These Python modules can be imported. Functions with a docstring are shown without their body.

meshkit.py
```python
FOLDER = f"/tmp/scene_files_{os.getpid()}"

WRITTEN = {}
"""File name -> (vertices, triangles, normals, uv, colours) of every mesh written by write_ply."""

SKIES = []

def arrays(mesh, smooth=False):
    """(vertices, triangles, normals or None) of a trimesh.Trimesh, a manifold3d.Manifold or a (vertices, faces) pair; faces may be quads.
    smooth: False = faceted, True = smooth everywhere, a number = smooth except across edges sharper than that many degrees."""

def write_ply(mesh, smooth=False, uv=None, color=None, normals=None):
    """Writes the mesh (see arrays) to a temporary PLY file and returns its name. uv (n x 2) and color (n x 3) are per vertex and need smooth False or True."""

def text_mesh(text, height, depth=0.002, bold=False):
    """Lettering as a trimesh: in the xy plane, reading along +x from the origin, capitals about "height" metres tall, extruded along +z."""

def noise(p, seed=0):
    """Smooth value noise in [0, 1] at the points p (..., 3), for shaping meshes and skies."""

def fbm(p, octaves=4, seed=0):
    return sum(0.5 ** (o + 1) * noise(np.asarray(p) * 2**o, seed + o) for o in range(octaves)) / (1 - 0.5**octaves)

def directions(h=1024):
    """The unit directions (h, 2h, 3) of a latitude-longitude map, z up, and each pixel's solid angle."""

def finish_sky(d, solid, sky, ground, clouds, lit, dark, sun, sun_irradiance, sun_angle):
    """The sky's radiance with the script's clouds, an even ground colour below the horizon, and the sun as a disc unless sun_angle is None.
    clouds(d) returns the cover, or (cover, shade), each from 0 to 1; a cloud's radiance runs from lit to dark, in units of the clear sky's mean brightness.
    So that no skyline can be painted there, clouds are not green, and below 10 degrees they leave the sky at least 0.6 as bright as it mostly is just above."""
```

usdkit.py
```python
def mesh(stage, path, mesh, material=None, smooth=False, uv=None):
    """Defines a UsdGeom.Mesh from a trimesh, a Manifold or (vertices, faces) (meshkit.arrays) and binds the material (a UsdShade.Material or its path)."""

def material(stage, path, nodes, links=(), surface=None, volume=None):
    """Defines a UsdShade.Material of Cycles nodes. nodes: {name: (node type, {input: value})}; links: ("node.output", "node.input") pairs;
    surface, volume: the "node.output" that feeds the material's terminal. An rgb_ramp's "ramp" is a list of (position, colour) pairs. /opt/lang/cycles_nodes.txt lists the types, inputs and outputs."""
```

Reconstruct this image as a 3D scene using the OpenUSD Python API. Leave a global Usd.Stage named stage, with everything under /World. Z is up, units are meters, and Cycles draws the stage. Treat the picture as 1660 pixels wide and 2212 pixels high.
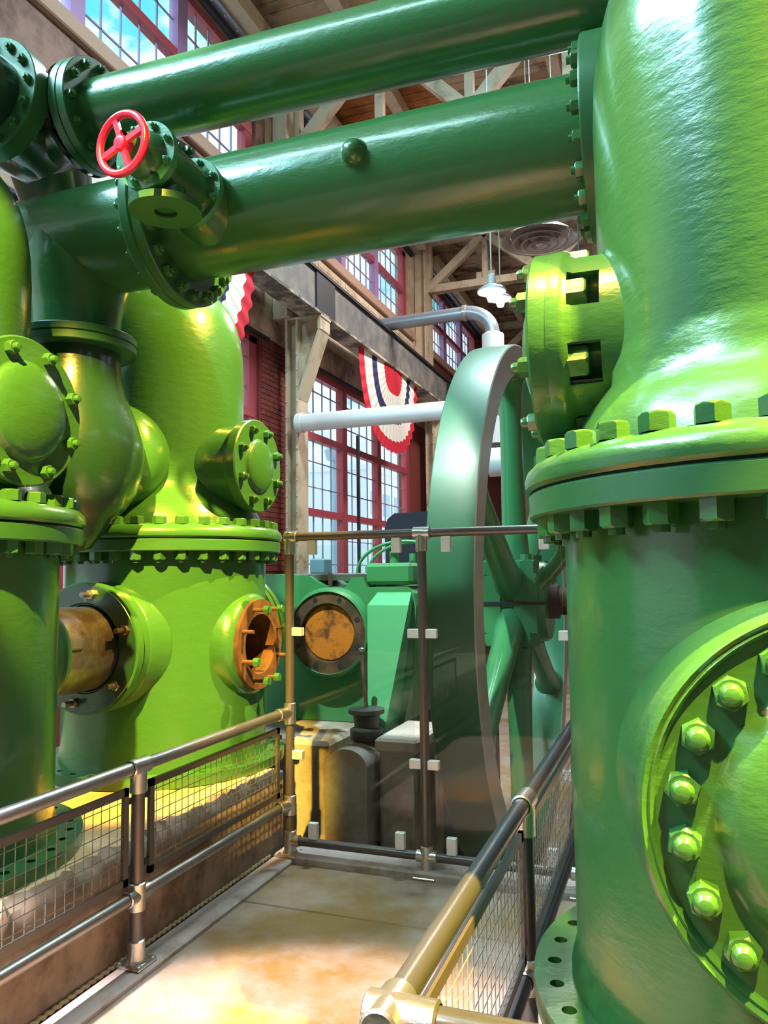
import math, random
import numpy as np, trimesh, shapely
import manifold3d as m3
from shapely.geometry import Point, Polygon, box as sbox
import usdkit, meshkit
from pxr import Usd, UsdGeom, UsdLux, UsdShade, Gf, Sdf, Vt

random.seed(7); RNG = np.random.default_rng(7)
PI = math.pi
stage = Usd.Stage.CreateInMemory()
UsdGeom.SetStageUpAxis(stage, 'Z'); UsdGeom.SetStageMetersPerUnit(stage, 1.0)
UsdGeom.Xform.Define(stage, '/World'); UsdGeom.Scope.Define(stage, '/World/Looks')

# ------------------------------------------------------------------ camera
EYE = (0.0, 0.0, 1.7)
RIGHT = np.array([0.938, 0.347, -0.0125]); FWD = np.array([-0.345, 0.935, 0.0813])
FWD /= np.linalg.norm(FWD); RIGHT -= FWD * (RIGHT @ FWD); RIGHT /= np.linalg.norm(RIGHT); UP = np.cross(RIGHT, FWD)
cam = UsdGeom.Camera.Define(stage, '/World/camera')
cam.CreateHorizontalApertureAttr(36.0); cam.CreateFocalLengthAttr(36.0 * 1670.0 / 1660.0)
cam.CreateVerticalApertureAttr(36.0 * 2212 / 1660)
cam.CreateClippingRangeAttr((0.05, 500.0)); cam.CreateFStopAttr(0.0)
M = Gf.Matrix4d(*[float(x) for x in (*RIGHT, 0, *UP, 0, *(-FWD), 0, *EYE, 1)])
cam.AddTransformOp().Set(M)
cam.CreateExposureAttr(0.0)

# ------------------------------------------------------------------ sky, lamps and added fill lights
mat_ = usdkit.material
sky = UsdLux.DomeLight.Define(stage, '/World/sky'); sky.CreateIntensityAttr(1.0)
skym = mat_(stage, '/World/Looks/sky', {
    'tc': ('texture_coordinate', {}), 'mp': ('mapping', {'scale': (3.0, 3.0, 5.0)}),
    'n': ('noise_texture', {'scale': 2.2, 'detail': 7.0, 'roughness': 0.6}),
    'r': ('rgb_ramp', {'ramp': [(0.0, (0.10, 0.70, 0.86)), (0.42, (0.16, 0.78, 0.90)), (0.50, (0.85, 0.97, 1.0)), (0.58, (1.0, 1.0, 1.0)), (1.0, (1.0, 1.0, 1.0))]}),
    'sx': ('separate_xyz', {}), 'hz': ('map_range', {'from_min': 0.03, 'from_max': 0.30, 'to_min': 1.0, 'to_max': 0.0}), 'mx': ('mix_color', {'b': (0.90, 0.97, 1.0)}),
    'bg': ('background_shader', {'strength': 1.25})},
    [('tc.generated', 'mp.vector'), ('mp.vector', 'n.vector'), ('n.fac', 'r.fac'), ('r.color', 'mx.a'), ('tc.generated', 'sx.vector'), ('sx.z', 'hz.value'), ('hz.result', 'mx.fac'), ('mx.result', 'bg.color')], surface='bg.background')
UsdShade.MaterialBindingAPI.Apply(sky.GetPrim()).Bind(skym)

WARM = (1.0, 0.60, 0.075)
def aim(prim, loc, target):
    d = np.array(loc, float) - np.array(target, float); d /= np.linalg.norm(d)
    x = np.cross((0, 0, 1.0), d); x /= np.linalg.norm(x); y = np.cross(d, x)
    UsdGeom.Xformable(prim).AddTransformOp().Set(Gf.Matrix4d(*[float(v) for v in (*x, 0, *y, 0, *d, 0, *loc, 1)]))
def spot(name, loc, target, power, cone, color=WARM, r=0.06, soft=0.25):
    l = UsdLux.SphereLight.Define(stage, '/World/' + name)
    l.CreateRadiusAttr(r); l.CreateColorAttr(Gf.Vec3f(*color)); l.CreateNormalizeAttr(True); l.CreateIntensityAttr(power / PI)
    sh = UsdLux.ShapingAPI.Apply(l.GetPrim()); sh.CreateShapingConeAngleAttr(cone); sh.CreateShapingConeSoftnessAttr(soft)
    aim(l.GetPrim(), loc, target)
def panel(name, loc, target, power, w, h, color):
    l = UsdLux.RectLight.Define(stage, '/World/' + name)
    l.CreateWidthAttr(w); l.CreateHeightAttr(h); l.CreateColorAttr(Gf.Vec3f(*color)); l.CreateNormalizeAttr(True); l.CreateIntensityAttr(power / PI)
    aim(l.GetPrim(), loc, target)
spot('vessel_spotlight', (-0.6, -1.4, 6.9), (-3.08, 3.9, 1.15), 20000, 8.0, soft=0.4)
spot('vessel_spotlight_001', (1.3, 4.6, 7.4), (-3.0, 4.2, 2.3), 11500, 12, soft=0.4)
spot('vessel_spotlight_002', (2.1, 0.9, 6.9), (0.9, 2.1, 1.9), 24000, 17, soft=0.4)
spot('vessel_spotlight_003', (1.1, -0.56, 6.5), (0.34, 1.72, 1.22), 8500, 5.2, soft=0.5)
spot('vessel_spotlight_004', (-0.5, 0.7, 6.9), (-0.22, 2.25, 2.6), 6000, 4.5, soft=0.5)
spot('walkway_spotlight', (-2.7, -2.6, 6.4), (-1.4, 1.75, 0.0), 13500, 9.5, (1.0, 0.84, 0.82))
spot('added_engine_spot', (-2.6, 1.6, 9.0), (-2.1, 5.9, 0.8), 6500, 8, (0.90, 1.0, 0.88))  # extra lamp added to brighten the engine frame and its leg
panel('added_daylight_panel', (-7.75, -0.2, 10.1), (-2.0, 1.6, 4.6), 4600, 7.0, 2.3, (0.45, 0.86, 1.0))  # panel added outside the high window to boost cool light beyond the sky
panel('added_fill_panel', (-4.0, -1.0, 10.9), (-1.4, 3.2, 3.4), 400, 4.0, 1.0, (0.55, 0.95, 1.0))  # unseen fill panel added to light the pipe tops
panel('added_fill_panel_001', (-1.5, 9.0, 11.2), (-0.8, 7.4, 1.2), 1300, 3.0, 0.8, (0.72, 0.95, 1.0))  # unseen fill panel added over the flywheel and hub
panel('added_fill_panel_002', (-1.5, 17.0, 11.2), (-2.5, 17.0, 1.0), 1100, 3.0, 0.8, (1.0, 0.92, 0.84))  # unseen fill panel added to lift the far hall

# ------------------------------------------------------------------ helpers
used = {}
def numbered(path):
    n = used.get(path, 0); used[path] = n + 1
    return path if n == 0 else '%s_%03d' % (path, n)
def meta(p, **kw):
    for k, v in kw.items():
        if v: p.SetCustomDataByKey(k, v)
class Thing:
    def __init__(s, name, label=None, cat=None, loc=(0, 0, 0), group=None, kind=None):
        s.path = numbered('/World/' + name); s.loc = np.array(loc, float)
        x = UsdGeom.Xform.Define(stage, s.path); x.AddTranslateOp().Set(Gf.Vec3d(*map(float, loc))); s.prim = x.GetPrim()
        meta(s.prim, label=label, category=cat, group=group, kind=kind)
    def part(s, name, mesh, mat, smooth=35, label=None, kind=None, under=None):
        """mesh in world coordinates; under: another part (its path) for a sub-part"""
        m = join(mesh); m = m.copy(); m.apply_translation(-s.loc)
        p = numbered((under or s.path) + '/' + name)
        usdkit.mesh(stage, p, m, MAT[mat], smooth=smooth)
        meta(stage.GetPrimAtPath(p), label=label, kind=kind)
        return p
def solo(name, mesh, mat, label=None, cat=None, group=None, kind=None, smooth=35):
    p = numbered('/World/' + name)
    usdkit.mesh(stage, p, join(mesh), MAT[mat], smooth=smooth); meta(stage.GetPrimAtPath(p), label=label, category=cat, group=group, kind=kind)
    return p
def copy_thing(src, name, loc, label, cat, group=None):
    p = numbered('/World/' + name); x = UsdGeom.Xform.Define(stage, p); r = x.GetPrim()
    r.GetReferences().AddInternalReference(src.path); r.SetInstanceable(True)
    x.ClearXformOpOrder(); x.MakeMatrixXform().Set(Gf.Matrix4d().SetTranslate(Gf.Vec3d(*map(float, loc))))
    meta(r, label=label, category=cat, group=group)
    return r
def join(ms):
    if isinstance(ms, trimesh.Trimesh): return ms
    if hasattr(ms, 'to_mesh'):
        v, f, _ = meshkit.arrays(ms); return trimesh.Trimesh(v, f, process=False)
    if isinstance(ms, tuple): return trimesh.Trimesh(ms[0], ms[1], process=False)
    return trimesh.util.concatenate([join(m) for m in ms])
def basis(axis):
    a = np.array(axis, float); a /= np.linalg.norm(a)
    ref = np.array([0, 0, 1.0]) if abs(a[2]) < 0.9 else np.array([0, 1.0, 0])
    x = np.cross(ref, a); x /= np.linalg.norm(x); y = np.cross(a, x)
    return np.column_stack([x, y, a])
def place(mesh, o, axis):
    T = np.eye(4); T[:3, :3] = basis(axis); T[:3, 3] = o
    m = mesh.copy(); m.apply_transform(T); return m
def lathe(prof, n=64, o=(0, 0, 0), axis=(0, 0, 1), closed=False):
    """prof: (radius, height along the axis) pairs; outward when heights rise on the outside"""
    prof = list(prof)
    if closed: prof = prof + [prof[0]]
    v, rows = [], []
    for r, z in prof:
        if r < 1e-6:
            rows.append([len(v)] * n); v.append((0, 0, z))
        else:
            s = len(v); a = np.arange(n) * 2 * PI / n
            v += [(r * math.cos(t), r * math.sin(t), z) for t in a]; rows.append(list(range(s, s + n)))
    f = []
    for a, b in zip(rows[:-1], rows[1:]):
        for i in range(n):
            j = (i + 1) % n
            if a[i] != a[j]: f.append((a[i], a[j], b[j] if b[i] != b[j] else b[i]))
            if b[i] != b[j]: f.append((a[i], b[j], b[i]))
    m = trimesh.Trimesh(np.array(v, float), np.array(f), process=False); m.merge_vertices()
    return place(m, o, axis)
def tube(p0, p1, r, n=20, caps=True):
    p0, p1 = np.array(p0, float), np.array(p1, float); L = np.linalg.norm(p1 - p0)
    prof = [(0, 0), (r, 0), (r, L), (0, L)] if caps else [(r, 0), (r, L)]
    return lathe(prof, n, p0, p1 - p0)
def sweep(pts, r, n=16):
    v, f = tube_mesh(np.array(pts, float), r, n); return trimesh.Trimesh(v, f, process=False)
def tube_mesh(p, r, n):
    t = np.gradient(p, axis=0); t /= np.linalg.norm(t, axis=1, keepdims=True)
    ref = np.array([0.123, 0.456, 0.88]); a = np.cross(t, ref); a /= np.linalg.norm(a, axis=1, keepdims=True); b = np.cross(t, a)
    ang = np.arange(n) * 2 * PI / n
    rr = np.broadcast_to(r, (len(p),))[:, None, None]
    v = p[:, None] + rr * (np.cos(ang)[None, :, None] * a[:, None] + np.sin(ang)[None, :, None] * b[:, None])
    k = len(p); f = []
    for i in range(k - 1):
        for j in range(n):
            q = (i * n + j, i * n + (j + 1) % n, (i + 1) * n + (j + 1) % n, (i + 1) * n + j)
            f += [(q[0], q[1], q[2]), (q[0], q[2], q[3])]
    v = np.vstack([v.reshape(-1, 3), p[:1], p[-1:]]); c0, c1 = k * n, k * n + 1
    for j in range(n):
        f.append((c0, (j + 1) % n, j)); f.append((c1, (k - 1) * n + j, (k - 1) * n + (j + 1) % n))
    return v, np.array(f)
def bx(x0, x1, y0, y1, z0, z1, bev=0.0):
    if bev <= 0:
        m = trimesh.creation.box((x1 - x0, y1 - y0, z1 - z0)); m.apply_translation(((x0 + x1) / 2, (y0 + y1) / 2, (z0 + z1) / 2)); return m
    pts = []
    for sx, xx in ((1, x0), (-1, x1)):
        for sy, yy in ((1, y0), (-1, y1)):
            for sz, zz in ((1, z0), (-1, z1)):
                pts += [(xx + sx * bev, yy + sy * bev, zz), (xx + sx * bev, yy, zz + sz * bev), (xx, yy + sy * bev, zz + sz * bev)]
    return trimesh.convex.convex_hull(np.array(pts))
def hull(pts): return trimesh.convex.convex_hull(np.array(pts, float))
def bar(p0, p1, w, h, up=(0, 0, 1)):
    p0, p1 = np.array(p0, float), np.array(p1, float); t = p1 - p0; t /= np.linalg.norm(t)
    s = np.cross(t, up)
    if np.linalg.norm(s) < 1e-6: s = np.cross(t, (0, 1, 0))
    s /= np.linalg.norm(s); u = np.cross(s, t)
    return hull([p + a * s * w / 2 + b * u * h / 2 for p in (p0, p1) for a in (-1, 1) for b in (-1, 1)])
def prism(poly, d0, d1, plane='xz'):
    """extrudes a shapely polygon; plane xz -> along y, yz -> along x, xy -> along z"""
    m = trimesh.creation.extrude_polygon(poly, d1 - d0); v = m.vertices.copy(); v[:, 2] += d0
    m.vertices = {'xz': v[:, [0, 2, 1]], 'yz': v[:, [2, 0, 1]], 'xy': v}[plane]
    if plane == 'xz': m.invert()
    return m
def hexprism(r, h, o, axis, rot=0.0, cham=0.18):
    """chamfered hexagon head"""
    a = np.arange(6) * PI / 3 + rot; c = r * cham
    pts = [(r * math.cos(t), r * math.sin(t), 0) for t in a] + [(r * math.cos(t), r * math.sin(t), h - c) for t in a]
    t2 = np.arange(12) * PI / 6
    pts += [(r * 0.84 * math.cos(t), r * 0.84 * math.sin(t), h) for t in t2]
    return place(hull(pts), o, axis)
def stud(r, h, o, axis):
    return lathe([(r, 0), (r, h * 0.6), (r * 0.8, h * 0.9), (0, h)], 12, o, axis)
def ringpoints(o, axis, r, n, rot=PI / 8):
    B = basis(axis)
    return [np.array(o) + B @ np.array([r * math.cos(2 * PI * k / n + rot), r * math.sin(2 * PI * k / n + rot), 0]) for k in range(n)]
def manifold(mesh):
    m = mesh.copy(); m.merge_vertices()
    return m3.Manifold(m3.Mesh(np.asarray(m.vertices, np.float32), np.asarray(m.faces, np.uint32)))

# ------------------------------------------------------------------ materials
MAT = {}
def paint(name, color, rough=0.3, bump=0.25, bscale=26.0, metallic=0.0, spec=0.5, coat=0.0, stretch=(1, 1, 3.0), vary=0.0, color2=None, vscale=2.0, vlo=0.42, vhi=0.62, bdist=0.004):
    nodes = {'g': ('geometry', {}), 'mp': ('mapping', {'scale': stretch}), 'nb': ('noise_texture', {'scale': bscale, 'detail': 4.0, 'roughness': 0.6}),
             'b': ('bump', {'strength': bump, 'distance': bdist}),
             'p': ('principled_bsdf', {'base_color': color, 'roughness': rough, 'metallic': metallic, 'specular_ior_level': spec, 'coat_weight': coat, 'coat_roughness': 0.12})}
    links = [('g.position', 'mp.vector'), ('mp.vector', 'nb.vector'), ('nb.fac', 'b.height'), ('b.normal', 'p.normal')]
    if color2:
        nodes['nv'] = ('noise_texture', {'scale': vscale, 'detail': 6.0, 'roughness': 0.65})
        nodes['rv'] = ('rgb_ramp', {'ramp': [(0, color), (vlo, color), (vhi, color2), (1, color2)]})
        links += [('g.position', 'nv.vector'), ('nv.fac', 'rv.fac'), ('rv.color', 'p.base_color')]
    MAT[name] = mat_(stage, '/World/Looks/' + name, nodes, links, surface='p.BSDF')
GREEN = (0.031, 0.118, 0.034)
paint('green_paint', GREEN, rough=0.26, bump=0.34, bscale=12, bdist=0.007, stretch=(1, 1, 2.2), coat=0.25, spec=0.42)
paint('green_dark', (0.011, 0.044, 0.022), rough=0.26, bump=0.35, bscale=18, coat=0.5)
paint('green_machined', (0.024, 0.105, 0.036), rough=0.34, bump=0.10, bscale=40)
paint('green_engine', (0.040, 0.20, 0.075), rough=0.33, bump=0.15, bscale=30, coat=0.2)
paint('gasket', (0.01, 0.03, 0.015), rough=0.7)
paint('rust', (0.050, 0.021, 0.013), rough=0.85, bump=0.5, bscale=60, color2=(0.095, 0.040, 0.018), vscale=9)
paint('rust_orange', (0.10, 0.035, 0.006), rough=0.8, bump=0.6, bscale=50, color2=(0.50, 0.15, 0.005), vscale=7, vlo=0.38, vhi=0.52)
paint('rust_brown', (0.035, 0.022, 0.014), rough=0.6, bump=0.4, bscale=50, color2=(0.13, 0.06, 0.025), vscale=5)
paint('bare_steel', (0.40, 0.40, 0.44), rough=0.28, metallic=0.9, bump=0.08, bscale=60, color2=(0.17, 0.12, 0.11), vscale=3)
paint('galvanised', (0.34, 0.33, 0.33), rough=0.36, metallic=0.85, bump=0.06, bscale=80)
paint('rail_backlit', (0.055, 0.058, 0.065), rough=0.3, metallic=0.4, bump=0.04, bscale=80)  # same tube metal darkened: the backlit shade is put into the colour
paint('rail_grey', (0.13, 0.12, 0.12), rough=0.38, metallic=0.55, bump=0.04, bscale=80)
paint('fitting', (0.60, 0.59, 0.57), rough=0.27, metallic=0.95, bump=0.25, bscale=70)
paint('mesh_wire', (0.22, 0.21, 0.20), rough=0.45, metallic=0.5, bump=0.0)
paint('clip', (0.92, 0.92, 0.94), rough=0.4, metallic=0.2, bump=0.05)
paint('red_paint', (0.60, 0.008, 0.075), rough=0.28, bump=0.25, bscale=40, coat=0.3)
paint('copper', (0.85, 0.42, 0.28), rough=0.3, metallic=0.6, bump=0.05)
paint('wheel_edge', (0.42, 0.44, 0.40), rough=0.42, metallic=0.35, bump=0.1, bscale=20)
paint('wheel_green', (0.016, 0.105, 0.050), rough=0.42, bump=0.05, bscale=9, coat=0.1)
paint('green_lit', (0.075, 0.34, 0.16), rough=0.35, bump=0.12, bscale=30, coat=0.2)  # engine green lightened to carry the light falling on the leg
paint('black_cover', (0.012, 0.016, 0.03), rough=0.35, bump=0.3, bscale=6, stretch=(1, 1, 1))
paint('black_iron', (0.015, 0.017, 0.017), rough=0.5, bump=0.2)
paint('floor_concrete', (0.37, 0.275, 0.225), rough=0.55, bump=0.12, bscale=14, stretch=(1, 1, 1), color2=(0.23, 0.125, 0.03), vscale=1.0, vlo=0.42, vhi=0.60)
paint('kerb_white', (0.44, 0.37, 0.35), rough=0.6, bump=0.3, bscale=20, stretch=(1, 1, 1), color2=(0.24, 0.17, 0.13), vscale=5, vlo=0.5, vhi=0.7)
paint('sand_top', (0.58, 0.44, 0.26), rough=0.9, bump=0.8, bscale=60, stretch=(1, 1, 1), color2=(0.48, 0.33, 0.17), vscale=5)
paint('plinth_face', (0.30, 0.225, 0.165), rough=0.85, bump=0.6, bscale=18, stretch=(1, 1, 1), color2=(0.14, 0.095, 0.06), vscale=4.5, vlo=0.4, vhi=0.62)
paint('pedestal_concrete', (0.34, 0.31, 0.29), rough=0.8, bump=0.4, bscale=16, stretch=(1, 1, 0.5), color2=(0.20, 0.135, 0.085), vscale=2.2)
paint('rope', (0.42, 0.32, 0.18), rough=0.9, bump=0.5)
paint('brick_red', (0.26, 0.050, 0.032), rough=0.8, bump=0.4, bscale=30, stretch=(1, 1, 1), color2=(0.17, 0.030, 0.022), vscale=3)
paint('brick_red_dark', (0.17, 0.034, 0.025), rough=0.8, bump=0.4, bscale=30, stretch=(1, 1, 1))
paint('brick_cream', (0.60, 0.47, 0.35), rough=0.8, bump=0.4, bscale=30, stretch=(1, 1, 1), color2=(0.40, 0.28, 0.19), vscale=1.1)
paint('mortar', (0.33, 0.20, 0.16), rough=0.9, bump=0.3)
paint('wall_cream', (0.55, 0.42, 0.31), rough=0.85, bump=0.4, bscale=10, stretch=(1, 1, 1), color2=(0.22, 0.13, 0.09), vscale=0.9, vlo=0.45, vhi=0.62)
paint('wall_plaster', (0.27, 0.155, 0.125), rough=0.85, bump=0.4, bscale=10, stretch=(1, 1, 1), color2=(0.12, 0.065, 0.055), vscale=1.4, vlo=0.42, vhi=0.6)
paint('sill_cream', (0.38, 0.24, 0.18), rough=0.8, bump=0.2, bscale=8)
paint('window_red', (0.36, 0.055, 0.075), rough=0.45, bump=0.05)
paint('window_purple', (0.34, 0.20, 0.40), rough=0.45, bump=0.05)
paint('muntin', (0.26, 0.24, 0.40), rough=0.5, bump=0.0)
paint('girder_grey', (0.10, 0.10, 0.11), rough=0.6, bump=0.3, bscale=6, color2=(0.20, 0.18, 0.16), vscale=1.8)
paint('girder_under', (0.50, 0.42, 0.33), rough=0.7, bump=0.4, bscale=8, color2=(0.10, 0.08, 0.07), vscale=1.6, vlo=0.45, vhi=0.6)
paint('steel_black', (0.012, 0.013, 0.02), rough=0.6, bump=0.1)
paint('steel_cream', (0.58, 0.47, 0.34), rough=0.6, bump=0.3, bscale=8, color2=(0.30, 0.20, 0.12), vscale=2.4, vlo=0.5, vhi=0.72)
paint('deck_wood', (0.50, 0.38, 0.26), rough=0.8, bump=0.4, bscale=5, stretch=(0.3, 6, 1), color2=(0.14, 0.09, 0.06), vscale=1.1, vlo=0.5, vhi=0.64)
paint('deck_wood_brown', (0.36, 0.24, 0.15), rough=0.8, bump=0.4, bscale=5, stretch=(0.3, 6, 1), color2=(0.12, 0.07, 0.045), vscale=1.3, vlo=0.48, vhi=0.64)
paint('deck_wood_orange', (0.52, 0.20, 0.05), rough=0.7, bump=0.3, bscale=5, stretch=(0.3, 6, 1), color2=(0.26, 0.09, 0.03), vscale=1.5)
paint('duct_grey', (0.30, 0.33, 0.38), rough=0.35, metallic=0.5, bump=0.1, bscale=20)
paint('duct_white', (0.72, 0.72, 0.75), rough=0.4, bump=0.05)
paint('diffuser_metal', (0.42, 0.34, 0.32), rough=0.3, metallic=0.5, bump=0.05)
paint('lamp_grey', (0.20, 0.22, 0.24), rough=0.4, bump=0.0)
paint('cloth_red', (0.62, 0.012, 0.035), rough=0.85, bump=0.2, bscale=20)
paint('cloth_white', (0.78, 0.74, 0.68), rough=0.85, bump=0.2, bscale=20)
paint('cloth_navy', (0.018, 0.020, 0.09), rough=0.85, bump=0.2, bscale=20)
paint('box_blue', (0.30, 0.38, 0.52), rough=0.5, bump=0.0)
paint('orange_plastic', (0.75, 0.28, 0.02), rough=0.4, bump=0.0)
paint('brown_card', (0.16, 0.08, 0.04), rough=0.8, bump=0.2)
paint('white_plain', (0.78, 0.77, 0.76), rough=0.6, bump=0.0)
paint('panel_black', (0.012, 0.014, 0.018), rough=0.4, bump=0.0)
paint('panel_blue', (0.42, 0.52, 0.80), rough=0.4, bump=0.0)
paint('far_beige', (0.60, 0.46, 0.40), rough=0.8, bump=0.2)
paint('outside_stone', (0.86, 0.90, 0.93), rough=0.8, bump=0.2)
paint('outside_glass', (0.42, 0.58, 0.70), rough=0.3, bump=0.0)
paint('outside_ground', (0.8, 0.8, 0.8), rough=0.9, bump=0.2)
MAT['bulb'] = mat_(stage, '/World/Looks/bulb', {'e': ('emission', {'color': (1.0, 0.88, 0.66), 'strength': 16.0})}, [], surface='e.emission')
def glass(name, tint, ior, rough=0.0):
    MAT[name] = mat_(stage, '/World/Looks/' + name, {
        'f': ('fresnel', {'IOR': ior}), 't': ('transparent_bsdf', {'color': tint}), 'g': ('glossy_bsdf', {'color': (1, 1, 1), 'roughness': rough}), 'm': ('mix_closure', {}),
        'geo': ('geometry', {}), 'front': ('math', {'math_type': 'subtract', 'value1': 1.0}), 'k': ('math', {'math_type': 'multiply'})},
        [('geo.backfacing', 'front.value2'), ('front.value', 'k.value1'), ('f.fac', 'k.value2'), ('k.value', 'm.fac'), ('t.BSDF', 'm.closure1'), ('g.BSDF', 'm.closure2')], surface='m.closure')
glass('screen_glass', (0.93, 0.98, 0.97), 1.5); glass('window_glass', (0.96, 0.99, 1.0), 1.35)

# ------------------------------------------------------------------ room shell
XW = -7.0; CEIL = 12.1; PIT = -1.6
floor = Thing('floor', 'pale stained concrete walkway floor with a saw-cut joint', kind='structure')
floor.part('slab', bx(-2.32, 10.0, -9.0, 3.688, -0.3, 0.0, 0.006), 'floor_concrete')
floor.part('slab', bx(-2.32, 10.0, 3.694, 4.43, -0.3, 0.0, 0.006), 'floor_concrete')
floor.part('hall_slab', bx(-8.0, 12.0, 4.42, 40.0, PIT - 0.3, PIT), 'floor_concrete')
floor.part('slab_edge', bx(-2.32, 5.0, 4.40, 4.44, PIT, -0.005), 'pedestal_concrete')
kerb = Thing('trim_1', 'low white-painted concrete kerb along the walkway edges', kind='structure')
kerb.part('kerb', bx(-2.31, -2.17, -4.0, 4.26, -0.02, 0.028, 0.01), 'kerb_white')
kerb.part('kerb', bx(-2.31, 5.0, 4.25, 4.43, -0.02, 0.045, 0.012), 'kerb_white')

rp = [(-2.318 + 0.003 * math.sin(y * 160), y, 0.033 + 0.003 * math.cos(y * 160)) for y in np.linspace(-1.0, 4.24, 900)]
solo('rope_seal', sweep(rp, 0.009, 6), 'rope', 'thin twisted rope seal lying along the foot of the concrete plinth', 'rope')

# left plinth: broken sandy top edge over a dark formed face
def plinth():
    th = Thing('machine_plinth', 'rough concrete plinth with sandy top carrying the two left pump vessels', 'plinth', (-4.6, 1.8, 0))
    ys = np.linspace(-3.0, 4.42, 330); zs = np.linspace(0.0, 0.515, 14)
    v = []
    for y in ys:
        jag = meshkit.fbm(np.array([[y * 7.0, 3.1, 0.0]]), 4, 5)[0]; jag2 = meshkit.fbm(np.array([[y * 22.0, 9.1, 0.0]]), 3, 8)[0]
        for k, z in enumerate(zs):
            t = max(0, (z - 0.40) / 0.115)
            v.append((-2.325 - 0.075 * t ** 3 * jag2 * 1.6 - 0.004 * meshkit.noise(np.array([[y * 30, z * 30, 0]]))[0], y, z - 0.05 * t * (jag - 0.45)))
    n = len(zs); f = []
    for i in range(len(ys) - 1):
        for k in range(n - 1):
            a = i * n + k; f += [(a, a + n, a + n + 1), (a, a + n + 1, a + 1)]
    th.part('front_face', trimesh.Trimesh(v, f, process=False), 'plinth_face', smooth=25)
    v2, f2 = [], []
    xs = [-2.33, -2.36, -2.42, -2.5, -2.7, -3.2, -4.5, -6.95]
    for i, y in enumerate(ys):
        e = np.array(v[i * n + n - 1])
        for x in xs:
            w = math.exp(-max(0, (e[0] - x)) / 0.12)
            if x == xs[0]: v2.append(tuple(e))
            else: v2.append((min(x, e[0] - 0.001), y, 0.498 + (e[2] - 0.498) * w - 0.008 * meshkit.noise(np.array([[x * 40, y * 40, 0]]))[0]))
    m = len(xs)
    for i in range(len(ys) - 1):
        for k in range(m - 1):
            a = i * m + k; f2 += [(a, a + m, a + m + 1), (a, a + m + 1, a + 1)]
    th.part('sandy_top', trimesh.Trimesh(v2, f2, process=False), 'sand_top', smooth=25)
    th.part('core', bx(-6.9, -2.45, -3.0, 4.42, PIT, 0.47), 'plinth_face')
    th.part('end_face', bx(-6.9, -2.33, 4.40, 4.44, PIT, 0.49, 0.01), 'pedestal_concrete')
plinth()

def wall_poly(y0, y1, z0, z1, holes):
    p = sbox(y0, z0, y1, z1)
    for h in holes: p = p.difference(sbox(*h))
    return p
LOW = [(-3.6, 0.7, 3.35, 6.12), (5.35, 0.7, 12.4, 6.12), (14.35, 0.7, 21.32, 6.12), (23.3, 0.7, 30.3, 6.12)]
HIGH = [(-3.65, 8.95, 3.3, 11.25), (5.3, 8.95, 12.25, 11.25), (14.2, 8.95, 21.25, 11.25), (23.15, 8.95, 30.15, 11.25)]
wl = Thing('wall_left', 'tall brick hall wall with red piers, painted upper brick and rows of windows', kind='structure')
wl.part('lower_brickwork', prism(wall_poly(-9, 36, PIT, 6.2, LOW), XW - 0.4, XW, 'yz'), 'brick_red_dark', smooth=False)
wl.part('lintel_band', prism(wall_poly(-9, 36, 6.2, 6.75, []), XW - 0.4, XW + 0.03, 'yz'), 'wall_cream', smooth=False)
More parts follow.
